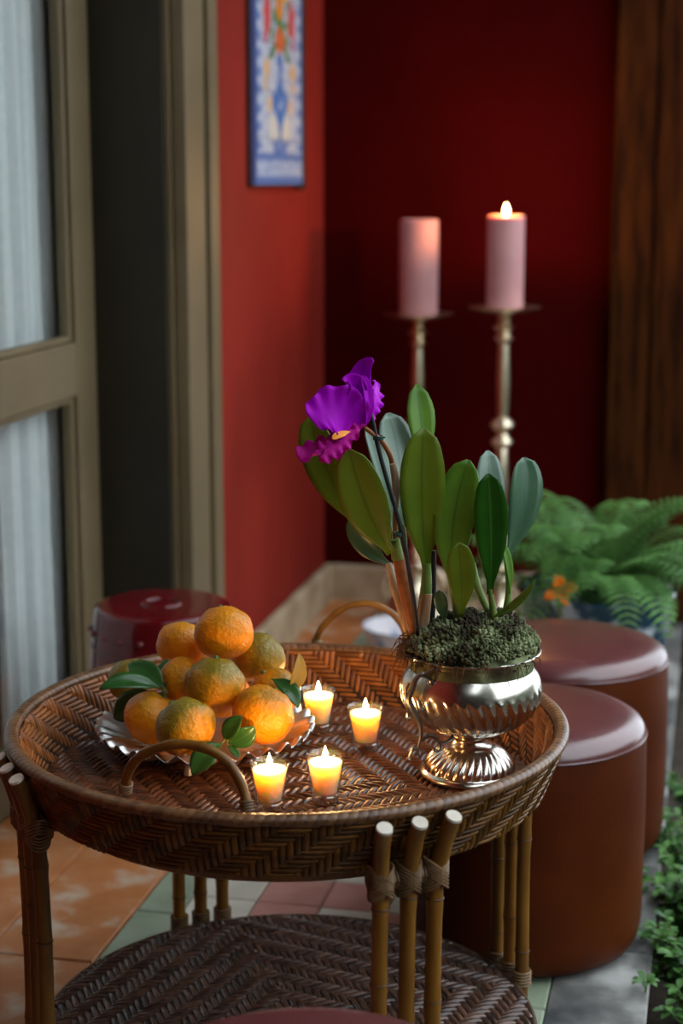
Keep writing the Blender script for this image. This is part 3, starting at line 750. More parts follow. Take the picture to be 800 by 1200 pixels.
# --- votive candles
def votive(u, v, label, seed):
    p = PZ(u, v, FLOORZ); t = thing('votive_candle', p, label, 'candle', 'lit votive candles on the tray')
    t.rotation_euler = (0, 0, seed)
    H_, r0, r1 = .062, .0165, .0248
    rr = lambda z: r0 + (r1 - r0) * (z / H_)
    b = MB(); b.lathe([(.001, 0), (r0 - .001, 0), (r0, .001), (rr(.012), .012), (rr(.03), .03), (rr(.05), .05), (r1, H_ - .0006), (r1 - .0006, H_), (r1 - .0012, H_ - .0006), (rr(.05) - .0016, .05), (rr(.03) - .002, .03), (rr(.014) - .0028, .0135), (.008, .0115), (.001, .011)], 40, caps=False)
    b.build('glass', M['glass'], t, sharp=60)
    b = MB(); b.lathe([(.001, .0006), (r0 - .0014, .0008), (r0 - .0008, .0022), (rr(.0095) - .0012, .0095), (rr(.011) - .0026, .0108), (.006, .0098), (.001, .0096)], 28, caps=False); b.build('glass_base', M['glassbase'], t)
    b = MB(); z0, z1 = .0120, .0530
    b.lathe([(.001, z0), (.008, z0 + .0005), (rr(z0) - .0035, z0 + .0015), (rr(.03) - .0022, .03), (rr(z1) - .0018, z1 - .0005), (rr(z1) - .0045, z1), (.008, z1 - .0018), (.001, z1 - .002)], 40, caps=False)
    wx = b.build('wax', M['wax'], t, sharp=60)
    b = MB(); b.tube([(0, 0, z1 - .003), (.0003, 0, z1 + .002), (.001, .0004, z1 + .0045)], [.0009, .0008, .0006], 6); b.build('wick', M['wick'], t)
    b = MB(); zf = z1 + .0015
    b.lathe([(.0002, zf), (.0022, zf + .0016), (.0034, zf + .0042), (.0037, zf + .007), (.0029, zf + .0105), (.0017, zf + .0145), (.0008, zf + .0175), (.0001, zf + .0195)], 14, fun=lambda r, z, th: r, caps=False); b.build('flame', M['flame'], t)
    ld = bpy.data.lights.new('candle_light', 'POINT'); ld.energy = CANDLE_W; ld.color = (1, .53, .22); ld.shadow_soft_size = .004
    lo = bpy.data.objects.new('candle_light', ld); COL.objects.link(lo); lo.parent = t; lo.location = (0, 0, zf + .010)
votive(373, 856, 'lit votive candle in clear glass farthest back, nearest the upright leaf with the painted glow', .3)
votive(428, 878, 'lit votive candle in clear glass nearest the silver urn', 1.3)
votive(316, 948, 'lit votive candle in clear glass nearest the front handle', 2.1)
votive(381, 939, 'lit votive candle in clear glass at the front, right of the one by the handle', 4)

# --- silver urn
UC = PZ(550, 906, FLOORZ)
urn = thing('silver_urn', UC, 'footed silver urn with swirled fluting holding the orchid', 'urn')
NF, NFF = 34, 30
def urnr(r, z, th):
    if .058 < z < .1145:
        k = min(1, (z - .058) / .012) * min(1, (.1145 - z) / .004)
        a = (th * NF + (z - .06) * 130) / 2
        return r * (1 + .055 * k * (abs(math.sin(a)) ** .6 - .6))
    if .009 < z < .038:
        k = min(1, (z - .009) / .006) * min(1, (.038 - z) / .006); a = (th * NFF - z * 160) / 2
        return r * (1 + .06 * k * (abs(math.sin(a)) ** .8 - .5))
    return r
prof = [(.001, .0), (.064, 0), (.0665, .002), (.0665, .005), (.063, .0075), (.0605, .009)]
prof += [(.060 - .024 * t ** 1.3, .010 + .028 * (t ** .75)) for t in [k / 10 for k in range(11)]]
prof += [(.031, .0395), (.0255, .0405), (.024, .043), (.0215, .046), (.0205, .050), (.022, .0545), (.026, .0575)]
bt = [(0, .030, .0585), (.2, .050, .064), (.4, .068, .0725), (.6, .0815, .0835), (.8, .0895, .0975), (1, .0925, .1135)]
for k in range(1, 25):
    t = k / 24; prof.append((lerp([(a, b) for a, b, c in bt], t), lerp([(a, c) for a, b, c in bt], t)))
prof += [(.0922, .1155), (.0915, .119), (.089, .126), (.083, .134), (.0785, .139), (.0775, .143), (.0805, .148), (.0865, .1525), (.0905, .1545), (.0915, .156), (.0895, .1568), (.084, .1525), (.076, .146), (.074, .14), (.07, .13), (.001, .128)]
UST = 1.15
ustr = lambda z: z if z < .057 else .057 + (z - .057) * UST
uinv = lambda z: z if z < .057 else .057 + (z - .057) / UST
prof = [(r, ustr(z)) for r, z in prof]
mb = MB(); mb.lathe(prof, 408, fun=lambda r, z, th: urnr(r, uinv(z), th), caps=False); mb.build('bowl', M['silver'], urn, sharp=60)
yh = UC.y - .066
def hp(zx, zy, dy=0): return PY(440 + zx / 6.667, 760 + zy / 6.667, yh + dy) - UC
b = MB()
b.tube(bez([hp(470, 132, .008), hp(445, 165), hp(405, 190), hp(350, 205), hp(310, 245), hp(290, 300), hp(272, 350), hp(258, 400), hp(276, 450), hp(305, 500), hp(338, 560), hp(352, 620), hp(352, 690), hp(336, 760), hp(332, 815), hp(345, 858)], 5), [.0016 + .0026 * math.sin(math.pi * min(1, k / 70)) for k in range(76)], 8)
b.tube(bez([hp(350, 207), hp(390, 215), hp(425, 240), hp(430, 272), hp(412, 280), hp(400, 262)], 5), [.0030 - .0018 * k / 25 for k in range(26)], 7)
b.tube(bez([hp(355, 720), hp(385, 695), hp(430, 682), hp(480, 705), hp(506, 750), hp(495, 795), hp(465, 800), hp(460, 775)], 5), [.0034 - .0016 * k / 35 for k in range(36)], 7)
b.tube(bez([hp(600, 690, .02), hp(575, 715, .012), hp(535, 735, .006), hp(503, 735)], 5), .0022, 7)
b.tube(bez([hp(330, 780), hp(292, 790), hp(270, 830), hp(258, 868)], 5), [.0030 - .001 * k / 15 for k in range(16)], 7); b.ball(hp(256, 868), .0032, 8, 6)
b.tube(bez([hp(300, 500), hp(262, 500), hp(250, 530), hp(258, 550)], 5), .0022, 7); b.ball(hp(258, 548), .003, 8, 6)
b.tube(bez([hp(300, 500), hp(335, 495), hp(360, 480)], 5), .0022, 7); b.ball(hp(362, 480), .003, 8, 6)
b.tube(bez([hp(258, 400), hp(238, 380), hp(240, 320), hp(262, 270)], 5), .0018, 7)
b.build('scroll_handle', M['iron'], urn)
# --- moss mound
MZ = UC.z + .1655
moss = thing('moss_mound', (UC.x, UC.y, MZ - .01), 'grey-green moss heaped over the rim of the silver urn', 'moss')
moss['kind'] = 'stuff'
def mossh(x, y):
    r = math.hypot(x, y); base = .046 * max(0, 1 - (r / .09) ** 3)
    base *= .85 + .6 * max(-.4, min(1, x / .08)) * .35
    return base + .014 * mnoise.noise(Vector((x * 42, y * 42, 2))) * min(1, (.1 - r) * 30) + .013
b = MB(); rows = []
for i in range(15):
    r = .082 * i / 14; rows.append([(r * math.cos(a), r * math.sin(a), mossh(r * math.cos(a), r * math.sin(a)) if i < 14 else -.008) for a in [2 * math.pi * j / 40 for j in range(40)]])
b.grid(rows, cv=True); o = b.build('moss_bed', M['moss'], moss, sharp=0); o['kind'] = 'stuff'
b = MB(); rnd = random.Random(3)
for k in range(3400):
    a = rnd.uniform(0, 2 * math.pi); r = .085 * math.sqrt(rnd.random()); x, y = r * math.cos(a), r * math.sin(a)
    z = mossh(x, y)
    s = rnd.uniform(.0018, .0042); b.cur = rnd.uniform(.05, .95)
    c = Vector((x, y, z)) + Vector((x, y, .05)).normalized() * rnd.uniform(0, .004)
    up = (Vector((x, y, .06)).normalized() + Vector((rnd.uniform(-.6, .6), rnd.uniform(-.6, .6), rnd.uniform(-.2, .6)))).normalized(); e1 = up.orthogonal().normalized(); e2 = up.cross(e1)
    base = len(b.v); m = 5
    for t, rr in ((0, .7), (.8, 1), (1.6, .55)):
        for j in range(m):
            q = 2 * math.pi * j / m + t; b.v.append(tuple(c + up * (t - .5) * s + (e1 * math.cos(q) + e2 * math.sin(q)) * rr * s * rnd.uniform(.6, 1.1)))
    b.v.append(tuple(c + up * 1.5 * s))
    for q in range(2):
        for j in range(m): b.face((base + q * m + j, base + q * m + (j + 1) % m, base + q * m + m + (j + 1) % m, base + q * m + m + j))
    for j in range(m): b.face((base + 2 * m + j, base + 2 * m + (j + 1) % m, base + 3 * m))
o = b.build('moss_tufts', M['moss'], moss, sharp=0); o['kind'] = 'stuff'
# stray fibres hanging over the rim
b = MB()
for k in range(150):
    a = rnd.uniform(R(120), R(330)); r = rnd.uniform(.078, .09); p = Vector((r * math.cos(a), r * math.sin(a), rnd.uniform(.004, .018))); e = Vector((math.cos(a), math.sin(a), 0))
    if rnd.random() < .4: a = rnd.uniform(R(165), R(225)); e = Vector((math.cos(a), math.sin(a), 0)); p = e * r * .95 + Vector((0, 0, rnd.uniform(.01, .03)))
    l = rnd.uniform(.008, .022); b.tube(bez([p, p + e * l * .5 + Vector((rnd.uniform(-.004, .004), rnd.uniform(-.004, .004), .003)), p + e * l * .8 + Vector((rnd.uniform(-.006, .006), rnd.uniform(-.004, .004), -.004 - l * .4))], 3), [.0011, .001, .0009, .0008, .0007, .0005, .0004], 5)
o = b.build('root_fibres', M['root'], moss); o['kind'] = 'stuff'

# --- orchid
OB = Vector((UC.x - .045, UC.y, MZ + .01))
orchid = thing('cattleya_orchid', OB, 'magenta orchid with broad strap leaves growing in the silver urn', 'orchid')
def oleaf(bp, tp, y0, y1, wpx, bend, yaw, pit, fold, mat, **k):
    B, T = PY(*bp, y0), PY(*tp, y1); sc = pxm((y0 + y1) / 2, .7)
    C = (B + T) / 2 + Vector((bend[0] * sc * 2, bend[2] if len(bend) > 2 else 0, -bend[1] * sc * 2))
    nrm = Vector((math.sin(R(yaw)) * math.cos(R(pit)), -math.cos(R(yaw)) * math.cos(R(pit)), math.sin(R(pit))))
    return leaf_obj('leaf', mat, orchid, OB, B, C, T, wpx * sc, nrm, fold=fold, prof=k.pop('prof', PROF_ORCHID), solid=.0016, ns=18, **k)
oleaf((441, 628), (364, 488), 2.19, 2.21, 46, (-14, 2), -20, 15, .25, 'leafB')
oleaf((458, 648), (409, 527), 2.15, 2.12, 56, (-3, 8), -12, 8, .22, 'leafB')
oleaf((457, 662), (413, 606), 2.2, 2.19, 28, (-6, 4), -35, 35, .25, 'leafC')
oleaf((464, 632), (454, 484), 2.21, 2.26, 50, (10, 0), 25, 38, .18, 'leafE')
oleaf((461, 630), (428, 503), 2.2, 2.2, 22, (4, 0), 40, 32, .3, 'leafE')
oleaf((497, 642), (488, 450), 2.21, 2.26, 34, (4, 0), 18, 6, .2, 'leafA', prof=[(0, .2), (.4, .3), (.6, .62), (.75, .98), (.85, 1), (.93, .75), (.98, .4), (1, .08)])
oleaf((500, 668), (496, 502), 2.17, 2.15, 54, (-4, 4), 8, 4, .24, 'leafB')
oleaf((504, 645), (517, 594), 2.19, 2.2, 14, (3, 0), 40, 10, .2, 'leafA')
oleaf((531, 690), (549, 539), 2.16, 2.16, 49, (-9, 0), -8, 12, .16, 'leafA')
oleaf((572, 660), (571, 528), 2.22, 2.26, 36, (2, 0), 20, 38, .2, 'leafE')
oleaf((574, 696), (572, 555), 2.15, 2.13, 40, (2, 0), 4, 6, .2, 'leafD')
oleaf((593, 655), (613, 536), 2.2, 2.22, 42, (9, -4), 22, 25, .28, 'leafC')
oleaf((540, 722), (537, 636), 2.13, 2.11, 34, (2, 0), 0, 0, .2, 'leafB')
oleaf((597, 696), (589, 637), 2.17, 2.18, 11, (3, 0), 30, 10, .3, 'leafA')
oleaf((574, 724), (627, 679), 2.13, 2.09, 10, (4, 6), 20, 40, .35, 'leafA', prof=PROF_CITRUS)
oleaf((521, 728), (514, 692), 2.15, 2.14, 16, (0, 0), -10, 20, .2, 'leafC')
oleaf((478, 692), (470, 612), 2.18, 2.2, 16, (-4, 0), -10, 20, .2, 'leafA')
def opart(name, mat, pts, rpx, y=None, n=10):
    P = bez([PY(u, v, yy) - OB for u, v, yy in pts], 5); sc = pxm(2.17, .7)
    rr = [lerp([(i / (len(rpx) - 1), q) for i, q in enumerate(rpx)], k / (len(P) - 1)) * sc for k in range(len(P))]
    b = MB(); b.tube(P, rr, n); return b.build(name, M[mat], orchid)
opart('pseudobulb', 'stem', [(500, 660, 2.17), (499, 690, 2.17), (495, 725, 2.175), (494, 752, 2.18)], [5, 7, 8, 6])
opart('sheath', 'sheath', [(500, 695, 2.168), (495, 725, 2.17), (493, 752, 2.175)], [6.5, 8.6, 8])
opart('pseudobulb', 'rust', [(466, 648, 2.165), (474, 690, 2.165), (484, 735, 2.17), (487, 752, 2.175)], [7, 8, 7, 6])
opart('pseudobulb', 'sheath', [(455, 660, 2.19), (463, 690, 2.185), (476, 730, 2.18), (482, 748, 2.18)], [3.5, 5.5, 6, 5])
opart('pseudobulb', 'stem', [(462, 632, 2.16), (466, 655, 2.163)], [6, 7.5])
opart('pseudobulb', 'stem', [(531, 686, 2.16), (536, 715, 2.165), (540, 735, 2.17)], [5, 6, 6])
opart('pseudobulb', 'stem', [(574, 690, 2.15), (577, 712, 2.155), (580, 730, 2.16)], [3, 4, 4.5])
opart('pseudobulb', 'stem', [(592, 652, 2.2), (596, 690, 2.19), (592, 722, 2.185)], [2.5, 4, 5])
opart('pseudobulb', 'black', [(508, 645, 2.2), (507, 700, 2.2), (505, 735, 2.2)], [3, 4, 4])
opart('stem', 'stem', [(553, 660, 2.2), (560, 690, 2.195), (572, 716, 2.19)], [4, 5, 4])
opart('support_stake', 'black', [(434, 484, 2.135), (447, 540, 2.14), (470, 622, 2.145), (484, 700, 2.15), (489, 745, 2.16)], [2.6, 2.6, 2.6, 2.6, 2.6])
opart('flower_stalk', 'rust', [(427, 501, 2.13), (436, 508, 2.135), (447, 517, 2.145), (456, 532, 2.15), (460, 548, 2.155), (463, 590, 2.16), (463, 635, 2.165)], [2.4, 2.6, 3, 3.2, 3.2, 3, 3])
opart('flower_sheath', 'sheath', [(460, 543, 2.152), (464, 565, 2.155), (464, 595, 2.158)], [4.2, 5, 3.5])
for u, v, y in ((443, 513, 2.138), (466, 626, 2.147)):
    c = PY(u, v, y) - OB; b = MB()
    for k in range(3): b.tube([c + Vector((.006 * math.cos(a), .006 * math.sin(a), .0016 * (k - 1))) for a in [2 * math.pi * j / 12 for j in range(13)]], .0011, 6, False)
    b.tube([c, c + Vector((.009, -.003, .001))], .001, 5); b.build('tie', M['tie'], orchid)
fl = bpy.data.objects.new('flower', None); COL.objects.link(fl); fl.parent = orchid
def petal(name, mat, bp, cp, tp, ys, wpx, yaw, pit, ruf, rf, fold=.1, curl=0, prof=PROF_PETAL, tw=0, seed=1):
    B, C, T = PY(*bp, ys[0]), PY(*cp, ys[1]), PY(*tp, ys[2]); C = C * 2 - (B + T) / 2; sc = pxm(2.14, .8)
    nrm = Vector((math.sin(R(yaw)) * math.cos(R(pit)), -math.cos(R(yaw)) * math.cos(R(pit)), math.sin(R(pit))))
    return leaf_obj(name, mat, fl, OB, B, C, T, wpx * sc, nrm, fold=fold, prof=prof, solid=.0008, ns=26, nk=13, ruf=ruf * sc, rfreq=rf, curl=curl, twist=tw, seed=seed)
YF = 2.13
petal('petal', 'petal', (427, 498), (396, 483), (366, 494), (YF, YF - .02, YF - .035), 62, -15, 12, 3.6, 6, fold=-.05, curl=.25, prof=[(0, .15), (.12, .62), (.35, 1), (.6, .98), (.8, .8), (.93, .62), (1, .35)], seed=3)
petal('petal', 'petal', (427, 496), (417, 462), (403, 447), (YF + .004, YF + .004, YF - .015), 34, -20, 25, 2.8, 4, curl=.3, seed=5)
petal('petal', 'petal', (429, 497), (440, 472), (440, 447), (YF + .01, YF + .02, YF + .045), 24, 55, 5, 2.6, 5, seed=8)
petal('sepal', 'petal', (428, 497), (421, 446), (437, 421), (YF + .008, YF + .01, YF - .01), 27, 5, 10, .8, 2, fold=.3, prof=[(0, .3), (.3, .8), (.55, 1), (.8, .7), (.93, .4), (1, .15)], seed=9)
petal('sepal', 'petal', (428, 499), (432, 470), (424, 440), (YF - .004, YF - .006, YF), 13, 25, 0, .5, 2, fold=.35, seed=11)
petal('lip', 'lip', (426, 499), (393, 518), (352, 541), (YF - .004, YF - .022, YF - .04), 24, -10, 62, 3.8, 6, fold=.3, curl=.4, prof=[(0, .3), (.3, .7), (.6, .85), (.82, 1.2), (.95, 1.1), (1, .6)], seed=13)
petal('lip', 'lip', (420, 502), (398, 519), (372, 534), (YF - .02, YF - .034, YF - .046), 28, 0, 20, 4.2, 6, fold=.1, curl=-.3, prof=[(0, .3), (.4, .8), (.7, 1), (.9, .9), (1, .5)], seed=15)
petal('throat', 'throat', (410, 506), (399, 509), (389, 514), (YF - .03, YF - .04, YF - .046), 8, 0, 20, .3, 2, seed=17)

# ================================================================== STOOLS
def leather_stool(c, label, rz=0):
    RAD, HT = .19, .377
    t = thing('leather_stool', (c.x, c.y, 0), label, 'stool', 'round brown leather stools'); t.rotation_euler = (0, 0, rz)
    b = MB(); b.lathe([(.001, .002), (RAD - .045, .002), (RAD - .028, .005), (RAD - .012, .014), (RAD - .004, .028), (RAD, .05), (RAD + .001, .15), (RAD + .001, .25), (RAD - .001, HT - .035), (RAD - .003, HT - .024), (.001, HT - .024)], 64, caps=False); b.build('body', M['leather'], t)
    b = MB(); b.lathe([(RAD - .02, HT - .03), (RAD - .003, HT - .0235), (RAD - .003, HT - .018), (RAD - .008, HT - .009), (RAD - .018, HT - .002), (RAD - .034, HT + .003), (RAD - .07, HT + .006), (RAD - .12, HT + .008), (.001, HT + .009)], 64, caps=False); b.build('seat_pad', M['leather_top'], t)
    b = MB(); b.tube([((RAD - .002) * math.cos(a), (RAD - .002) * math.sin(a), HT - .0235) for a in [2 * math.pi * k / 64 for k in range(65)]], .0022, 6, False); b.build('piping', M['leather_top'], t)
    b = MB()
    for k in range(4):
        a = k * math.pi / 2 + .4; b.lathe([(.012, 0), (.014, .004), (.001, .005)], 10, (.12 * math.cos(a), .12 * math.sin(a), -.001))
    b.build('glide', M['black'], t)
    return t
leather_stool(PZ(616, 834, .377), 'round brown leather stool right behind the table, the nearer one beside the grey slab')
leather_stool(PZ(660, 752, .377), 'round brown leather stool farther back, in front of the fern', 1.1)
leather_stool(Vector((-.032, 1.436, 0)), 'round reddish leather stool top cut off at the bottom edge of the photo', 2.2)
# oxblood ceramic drum stool
gc = PZ(190, 707, .418); gc.z = 0
gst = thing('ceramic_drum_stool', gc, 'glossy oxblood red ceramic drum stool beside the glazed door', 'stool')
pr = [(.001, 0), (.092, 0), (.098, .008), (.104, .03), (.125, .12), (.134, .22), (.1335, .32), (.1285, .40), (.1235, .445), (.1225, .456), (.1215, .466), (.1195, .472), (.1155, .4755), (.109, .4765), (.06, .477), (.001, .4775)]
mb = MB(); mb.lathe(pr, 64, caps=False); mb.build('body', M['oxblood'], gst, sharp=0)
m1 = MB(); m1.ball((0, 0, 0), (.0075, .0075, .0075), 10, 6); bme = m1.mesh('boss'); bme.materials.append(M['oxblood'])
for zz, rr in ((.425, .1265), (.055, .1115)):
    for k in range(20):
        a = 2 * math.pi * k / 20 + .1; inst(bme, 'boss', gst, (rr * math.cos(a), rr * math.sin(a), zz))
for zz, rr in ((.395, .1292), (.09, .1195)):
    b = MB(); b.tube([(rr * math.cos(a), rr * math.sin(a), zz) for a in [2 * math.pi * k / 48 for k in range(49)]], .003, 6, False); b.build('band', M['oxblood'], gst)
for k in range(4):      # coin motif on the seat
    b = MB(); a0 = k * math.pi / 2 + R(12)
    b.tube([(.034 * math.cos(a0 + x), .034 * math.sin(a0 + x), .4775) for x in [R(66) * j / 8 for j in range(9)]], .0042, 8); b.build('coin_motif', M['oxblood'], gst)
b = MB(); b.tube([(.012, .012, .4778), (-.012, .012, .4778), (-.012, -.012, .4778), (.012, -.012, .4778), (.012, .012, .4778)], .003, 8); b.build('coin_motif', M['oxblood'], gst)

gst.scale = (1.05, 1.05, .418 / .4765)
# ================================================================== CANDLESTICKS
def candlestick(u, plate_v, y, label, clabel, top_v, lit, wpx):
    base = PZ(u, 700, 0); pz = PY(u, plate_v, y); x = pz.x
    hz = pz.z; t = thing('candlestick', (x, y, 0), label, 'candlestick', 'tall brass floor candlesticks')
    def prof_part(name, pr, n=40): b = MB(); b.lathe(pr, n, caps=False); return b.build(name, M['brass'], t, sharp=60)
    prof_part('base', [(.001, 0), (.106, 0), (.110, .006), (.109, .014), (.104, .022), (.095, .034), (.088, .046), (.084, .052), (.08, .058), (.07, .07), (.045, .085), (.03, .11), (.024, .14), (.001, .141)])
    def knob(z, r, h): return [(.014, z - h), (r * .7, z - h * .7), (r, z), (r * .7, z + h * .7), (.014, z + h)]
    f = hz / .86
    st = [(.014, .14)] + knob(.165, .034, .018) + knob(.20, .026, .012) + [(.017, .23)] + knob(.262, .033, .02) + knob(.298, .026, .014) + [(.016, .33), (.0185, .42), (.0155, .50)] + knob(.522, .031, .018) + knob(.566, .034, .02) + [(.0155, .60), (.018, .68), (.0145, .765)] + knob(.782, .026, .012) + knob(.81, .03, .014) + knob(.834, .022, .009) + [(.02, .852), (.001, .853)]
    prof_part('stem', [(.001, .14)] + [(r, .14 + (z - .14) * (hz - .145) / (.853 - .14)) for r, z in st], 28)
    prof_part('drip_plate', [(.001, hz - .014), (.03, hz - .013), (.06, hz - .008), (.09, hz - .001), (.0935, hz + .003), (.091, hz + .004), (.06, hz - .002), (.001, hz - .003)])
    for k in range(3):
        a = R(200 + 120 * k); e = Vector((math.cos(a), math.sin(a), 0)); z = Vector((0, 0, 1)); b = MB()
        b.tube(bez([e * .03 + z * .15, e * .06 + z * .165, e * .09 + z * .14, e * .098 + z * .105, e * .085 + z * .085, e * .072 + z * .1, e * .08 + z * .115], 4), [.007 - .003 * i / 24 for i in range(25)], 8); b.build('scroll', M['brass'], t)
    # candle
    sc = pxm(y, hz); zt = PY(u, top_v, y).z; zb_ = hz - .0018; hh = zt - zb_; r = wpx / 2 * sc
    c = thing('pillar_candle', (x, y, zb_), clabel, 'candle', 'dusty pink pillar candles')
    b = MB(); b.lathe([(.001, 0), (r - .004, 0), (r, .004), (r, hh - .004), (r - .002, hh), (r - .008, hh + .0005), (r - .014, hh - .006), (.01, hh - .011), (.001, hh - .0115)], 40, caps=False); b.build('wax', M['pinkwax'], c)
    b = MB(); b.tube([(0, 0, hh - .013), (.0005, 0, hh - .002), (.0015, 0, hh + .004)], [.0016, .0015, .001], 6); b.build('wick', M['wick'], c)
    if lit:
        b = MB(); zf = hh - .004
        b.lathe([(.0002, zf), (.004, zf + .004), (.0066, zf + .011), (.0068, zf + .016), (.0053, zf + .023), (.0028, zf + .030), (.0002, zf + .036)], 16, caps=False); fo_ = b.build('flame', M['flame'], c)
        ld = bpy.data.lights.new('candle_light', 'POINT'); ld.energy = PILLAR_W; ld.color = (1, .46, .13); ld.shadow_soft_size = .01
        lo = bpy.data.objects.new('candle_light', ld); COL.objects.link(lo); lo.parent = c; lo.location = (0, 0, zf + .028)
candlestick(490, 369, 4.58, 'tall brass candlestick carrying the unlit pink candle', 'dusty pink pillar candle with no visible flame, left of the burning one', 257, False, 45)
candlestick(591, 361, 4.40, 'tall brass candlestick carrying the burning pink candle', 'dusty pink pillar candle burning with a bright flame', 253, True, 43)

pc = PZ(474, 772, 0); bowl = thing('porcelain_bowl', pc, 'pale blue and white porcelain bowl on the floor behind the tray handle', 'bowl')
b = MB(); b.lathe([(.001, 0), (.05, 0), (.052, .008), (.075, .022), (.098, .05), (.108, .078), (.110, .088), (.107, .089), (.095, .055), (.07, .028), (.001, .02)], 40, caps=False); b.build('body', M['porcelain'], bowl)
b = MB(); b.tube([(.1088 * math.cos(a), .1088 * math.sin(a), .0875) for a in [2 * math.pi * k / 40 for k in range(41)]], .0025, 6, False); b.build('rim_line', M['bluepot'], bowl)

# ================================================================== PLANTS
FC = PZ(700, 858, 0)
FC = Vector((.555, 3.62, 0))
fern = thing('potted_fern', FC, 'lush green fern in a blue and white glazed pot behind the leather stools', 'potted plant')
mb = MB(); mb.lathe([(.001, 0), (.11, 0), (.118, .01), (.14, .12), (.158, .24), (.166, .315), (.172, .325), (.170, .333), (.158, .33), (.15, .29), (.001, .285)], 48, caps=False); mb.build('pot', M['bluepot'], fern)
rnd = random.Random(11)
def frond(mb, p0, az, ln, el, droop, wl, rnd, nl=34):
    e = Vector((math.cos(az), math.sin(az), 0)); z = Vector((0, 0, 1)); sd = Vector((-e.y, e.x, 0)); pts = []
    pos = Vector(p0); ang = el
    for i in range(nl + 1):
        pts.append((pos.copy(), e * math.cos(ang) + z * math.sin(ang))); pos = pos + (e * math.cos(ang) + z * math.sin(ang)) * (ln / nl); ang -= droop / nl * (.5 + i / nl)
    mb.cur = rnd.uniform(.05, .95)
    mb.tube([p for p, _ in pts], [.0022 * (1 - .8 * i / nl) for i in range(nl + 1)], 4)
    for i in range(3, nl + 1):
        p, tn = pts[i]; w = wl * math.sin(math.pi * min(1, (i - 1) / nl * .88 + .12)) ** .7; nn = sd.cross(tn).normalized() * -1
        for sg in (-1, 1):
            dr = (sd * sg * .93 + tn * .36).normalized(); lw = ln / nl * .25; mb.cur = (mb.cur + .013) % 1
            base = len(mb.v); tip = p + dr * w - Vector((0, 0, .16 * w)); md = p + dr * w * .5 + nn * 0
            for q in (p - tn * lw * .5, md - tn * lw, tip, md + tn * lw, p + tn * lw * .5): mb.v.append(tuple(q))
            mb.v.append(tuple(md + Vector((0, 0, .004))))
            for a_, b_ in ((0, 1), (1, 2), (2, 3), (3, 4), (4, 0)): mb.face((base + a_, base + b_, base + 5))
for k in range(54):
    az = k * 2.39996 + rnd.uniform(-.2, .2); inner = k % 3
    ln = rnd.uniform(.30, .40); el = R([80, 66, 46][inner] + rnd.uniform(-8, 8)); dr = [1.7, 1.9, 1.9][inner] + rnd.uniform(-.2, .4)
    b = MB(); frond(b, (.06 * math.cos(az) * rnd.random(), .06 * math.sin(az) * rnd.random(), .29), az, ln, el, dr, rnd.uniform(.055, .07), rnd, 22)
    b.build('frond', M['fern'], fern, sharp=0)
# orange leaved plant by the candlestick
oc = PY(655, 720, 3.38); oc.z = 0
op = thing('orange_leaf_plant', oc, 'small plant with bright orange leaves between the fern and the candlesticks', 'plant')
for (u, v, w, l, a) in ((652, 690, 16, 22, 100), (664, 688, 14, 24, 20), (646, 702, 14, 20, 200), (655, 704, 12, 18, -60)):
    B = PY(655, 695, 3.38); T = PY(655 + l * math.cos(R(a)), 695 - l * math.sin(R(a)), 3.36)
    leaf_obj('leaf', 'orangeleaf', op, oc, B, (B + T) / 2 + Vector((0, -.02, .01)), T, w * pxm(3.38), (0, -.8, .6), fold=.2)
    b = MB(); b.tube(bez([Vector((0, 0, 0)), Vector((.01, 0, .15)), B - oc], 5), .004, 6); b.build('stem', M['stem'], op)
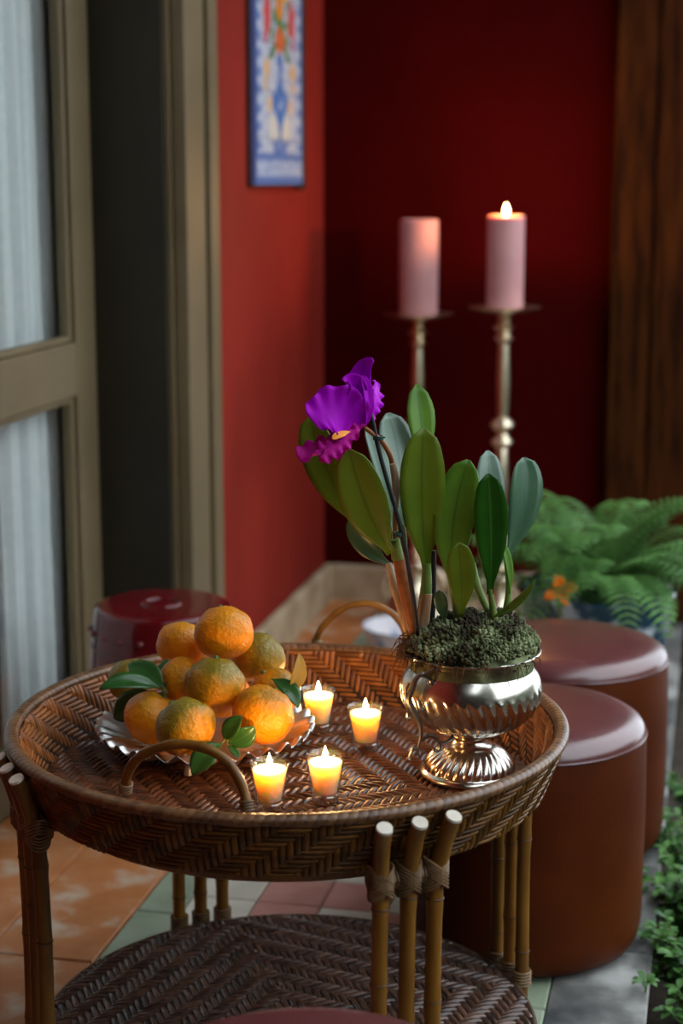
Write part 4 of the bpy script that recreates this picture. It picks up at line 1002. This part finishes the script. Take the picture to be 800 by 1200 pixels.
# garden bed plants along the slab's edge
def bedplant(s, n, h, spread, nst, label, seed):
    rd = random.Random(seed); c = L(s, n, -.14); t = thing('garden_plant', c, label, 'plant', 'leafy plants in the garden bed')
    st, lf = MB(), MB()
    for k in range(nst):
        az = rd.uniform(0, 6.28); sp = rd.uniform(.25, 1) * spread; hh = h * rd.uniform(.6, 1.05)
        p = bez([Vector((rd.uniform(-.02, .02), rd.uniform(-.02, .02), 0)), Vector((math.cos(az) * sp * .4, math.sin(az) * sp * .4, hh * .65)), Vector((math.cos(az) * sp, math.sin(az) * sp, hh * rd.uniform(.85, 1.05)))], 5)
        st.tube(p, [.0018 - .0012 * i / (len(p) - 1) for i in range(len(p))], 5)
        for i in range(3, len(p)):
            for q in range(3):
                a2 = rd.uniform(0, 6.28); d = Vector((math.cos(a2), math.sin(a2), rd.uniform(-.25, .35))).normalized(); l = rd.uniform(.018, .032)
                lf.cur = rd.uniform(.05, .95)
                rows = blade(p[i], p[i] + d * l * .5 + Vector((0, 0, .004)), p[i] + d * l, l * .55, (0, 0, 1), fold=.25, ns=4, nk=3); lf.grid(rows)
    st.build('stems', M['stem'], t); lf.build('foliage', M['ivy'], t, sharp=0)
    return t
bp = [(1.72, 1.09, .20, .10, 16), (1.96, 1.09, .20, .11, 24), (1.98, 1.22, .26, .12, 18), (2.14, 1.10, .18, .10, 22), (2.30, 1.12, .14, .08, 12), (2.42, 1.08, .13, .06, 9), (1.45, 1.10, .22, .1, 14)]
bl = ['leafy garden plant by the slab edge, third clump up from the photo\'s bottom right', 'dense leafy clump spilling onto the grey slab beside the nearer leather stool', 'taller leafy garden plant at the photo\'s right edge behind the dense clump', 'leafy clump hanging at the slab\'s edge just above the tan rock', 'low garden plant with thin stems in the bottom right corner', 'lowest sparse plant at the slab edge in the bottom right corner', 'leafy garden plant farthest back along the slab edge']
for k, (q, l) in enumerate(zip(bp, bl)): bedplant(*q, l, 60 + k)
# sprout on the slab
sp = PZ(756, 1163, 0); t = thing('slab_sprout', sp, 'tiny green sprout growing on the edge of the grey slab', 'plant')
for k in range(7):
    a = k * .9; e = Vector((math.cos(a), math.sin(a), .5)); l = .022 + .004 * (k % 3)
    leaf_obj('leaf', 'ivy', t, Vector((0, 0, 0)), e * .002 + Vector((0, 0, .012)), e * l * .6 + Vector((0, 0, .018)), e * l + Vector((0, 0, .006)), .011, (0, 0, 1), fold=.2, solid=.0005, ns=6, nk=5)
b = MB(); b.tube([(0, 0, 0), (.001, 0, .008), (0, 0, .016)], .0015, 6); b.build('stem', M['stem'], t)
rc = L(2.33, 1.20, -.12); rock = MB(); rock.ball((0, 0, 0), (.05, .04, .035), 14, 9, lambda d: 1 + .25 * mnoise.noise(d * 1.7))
o = rock.build('garden_rock', M['rock']); o.location = rc; tag(o, 'tan rock in the soil beside the grey slab', 'rock')
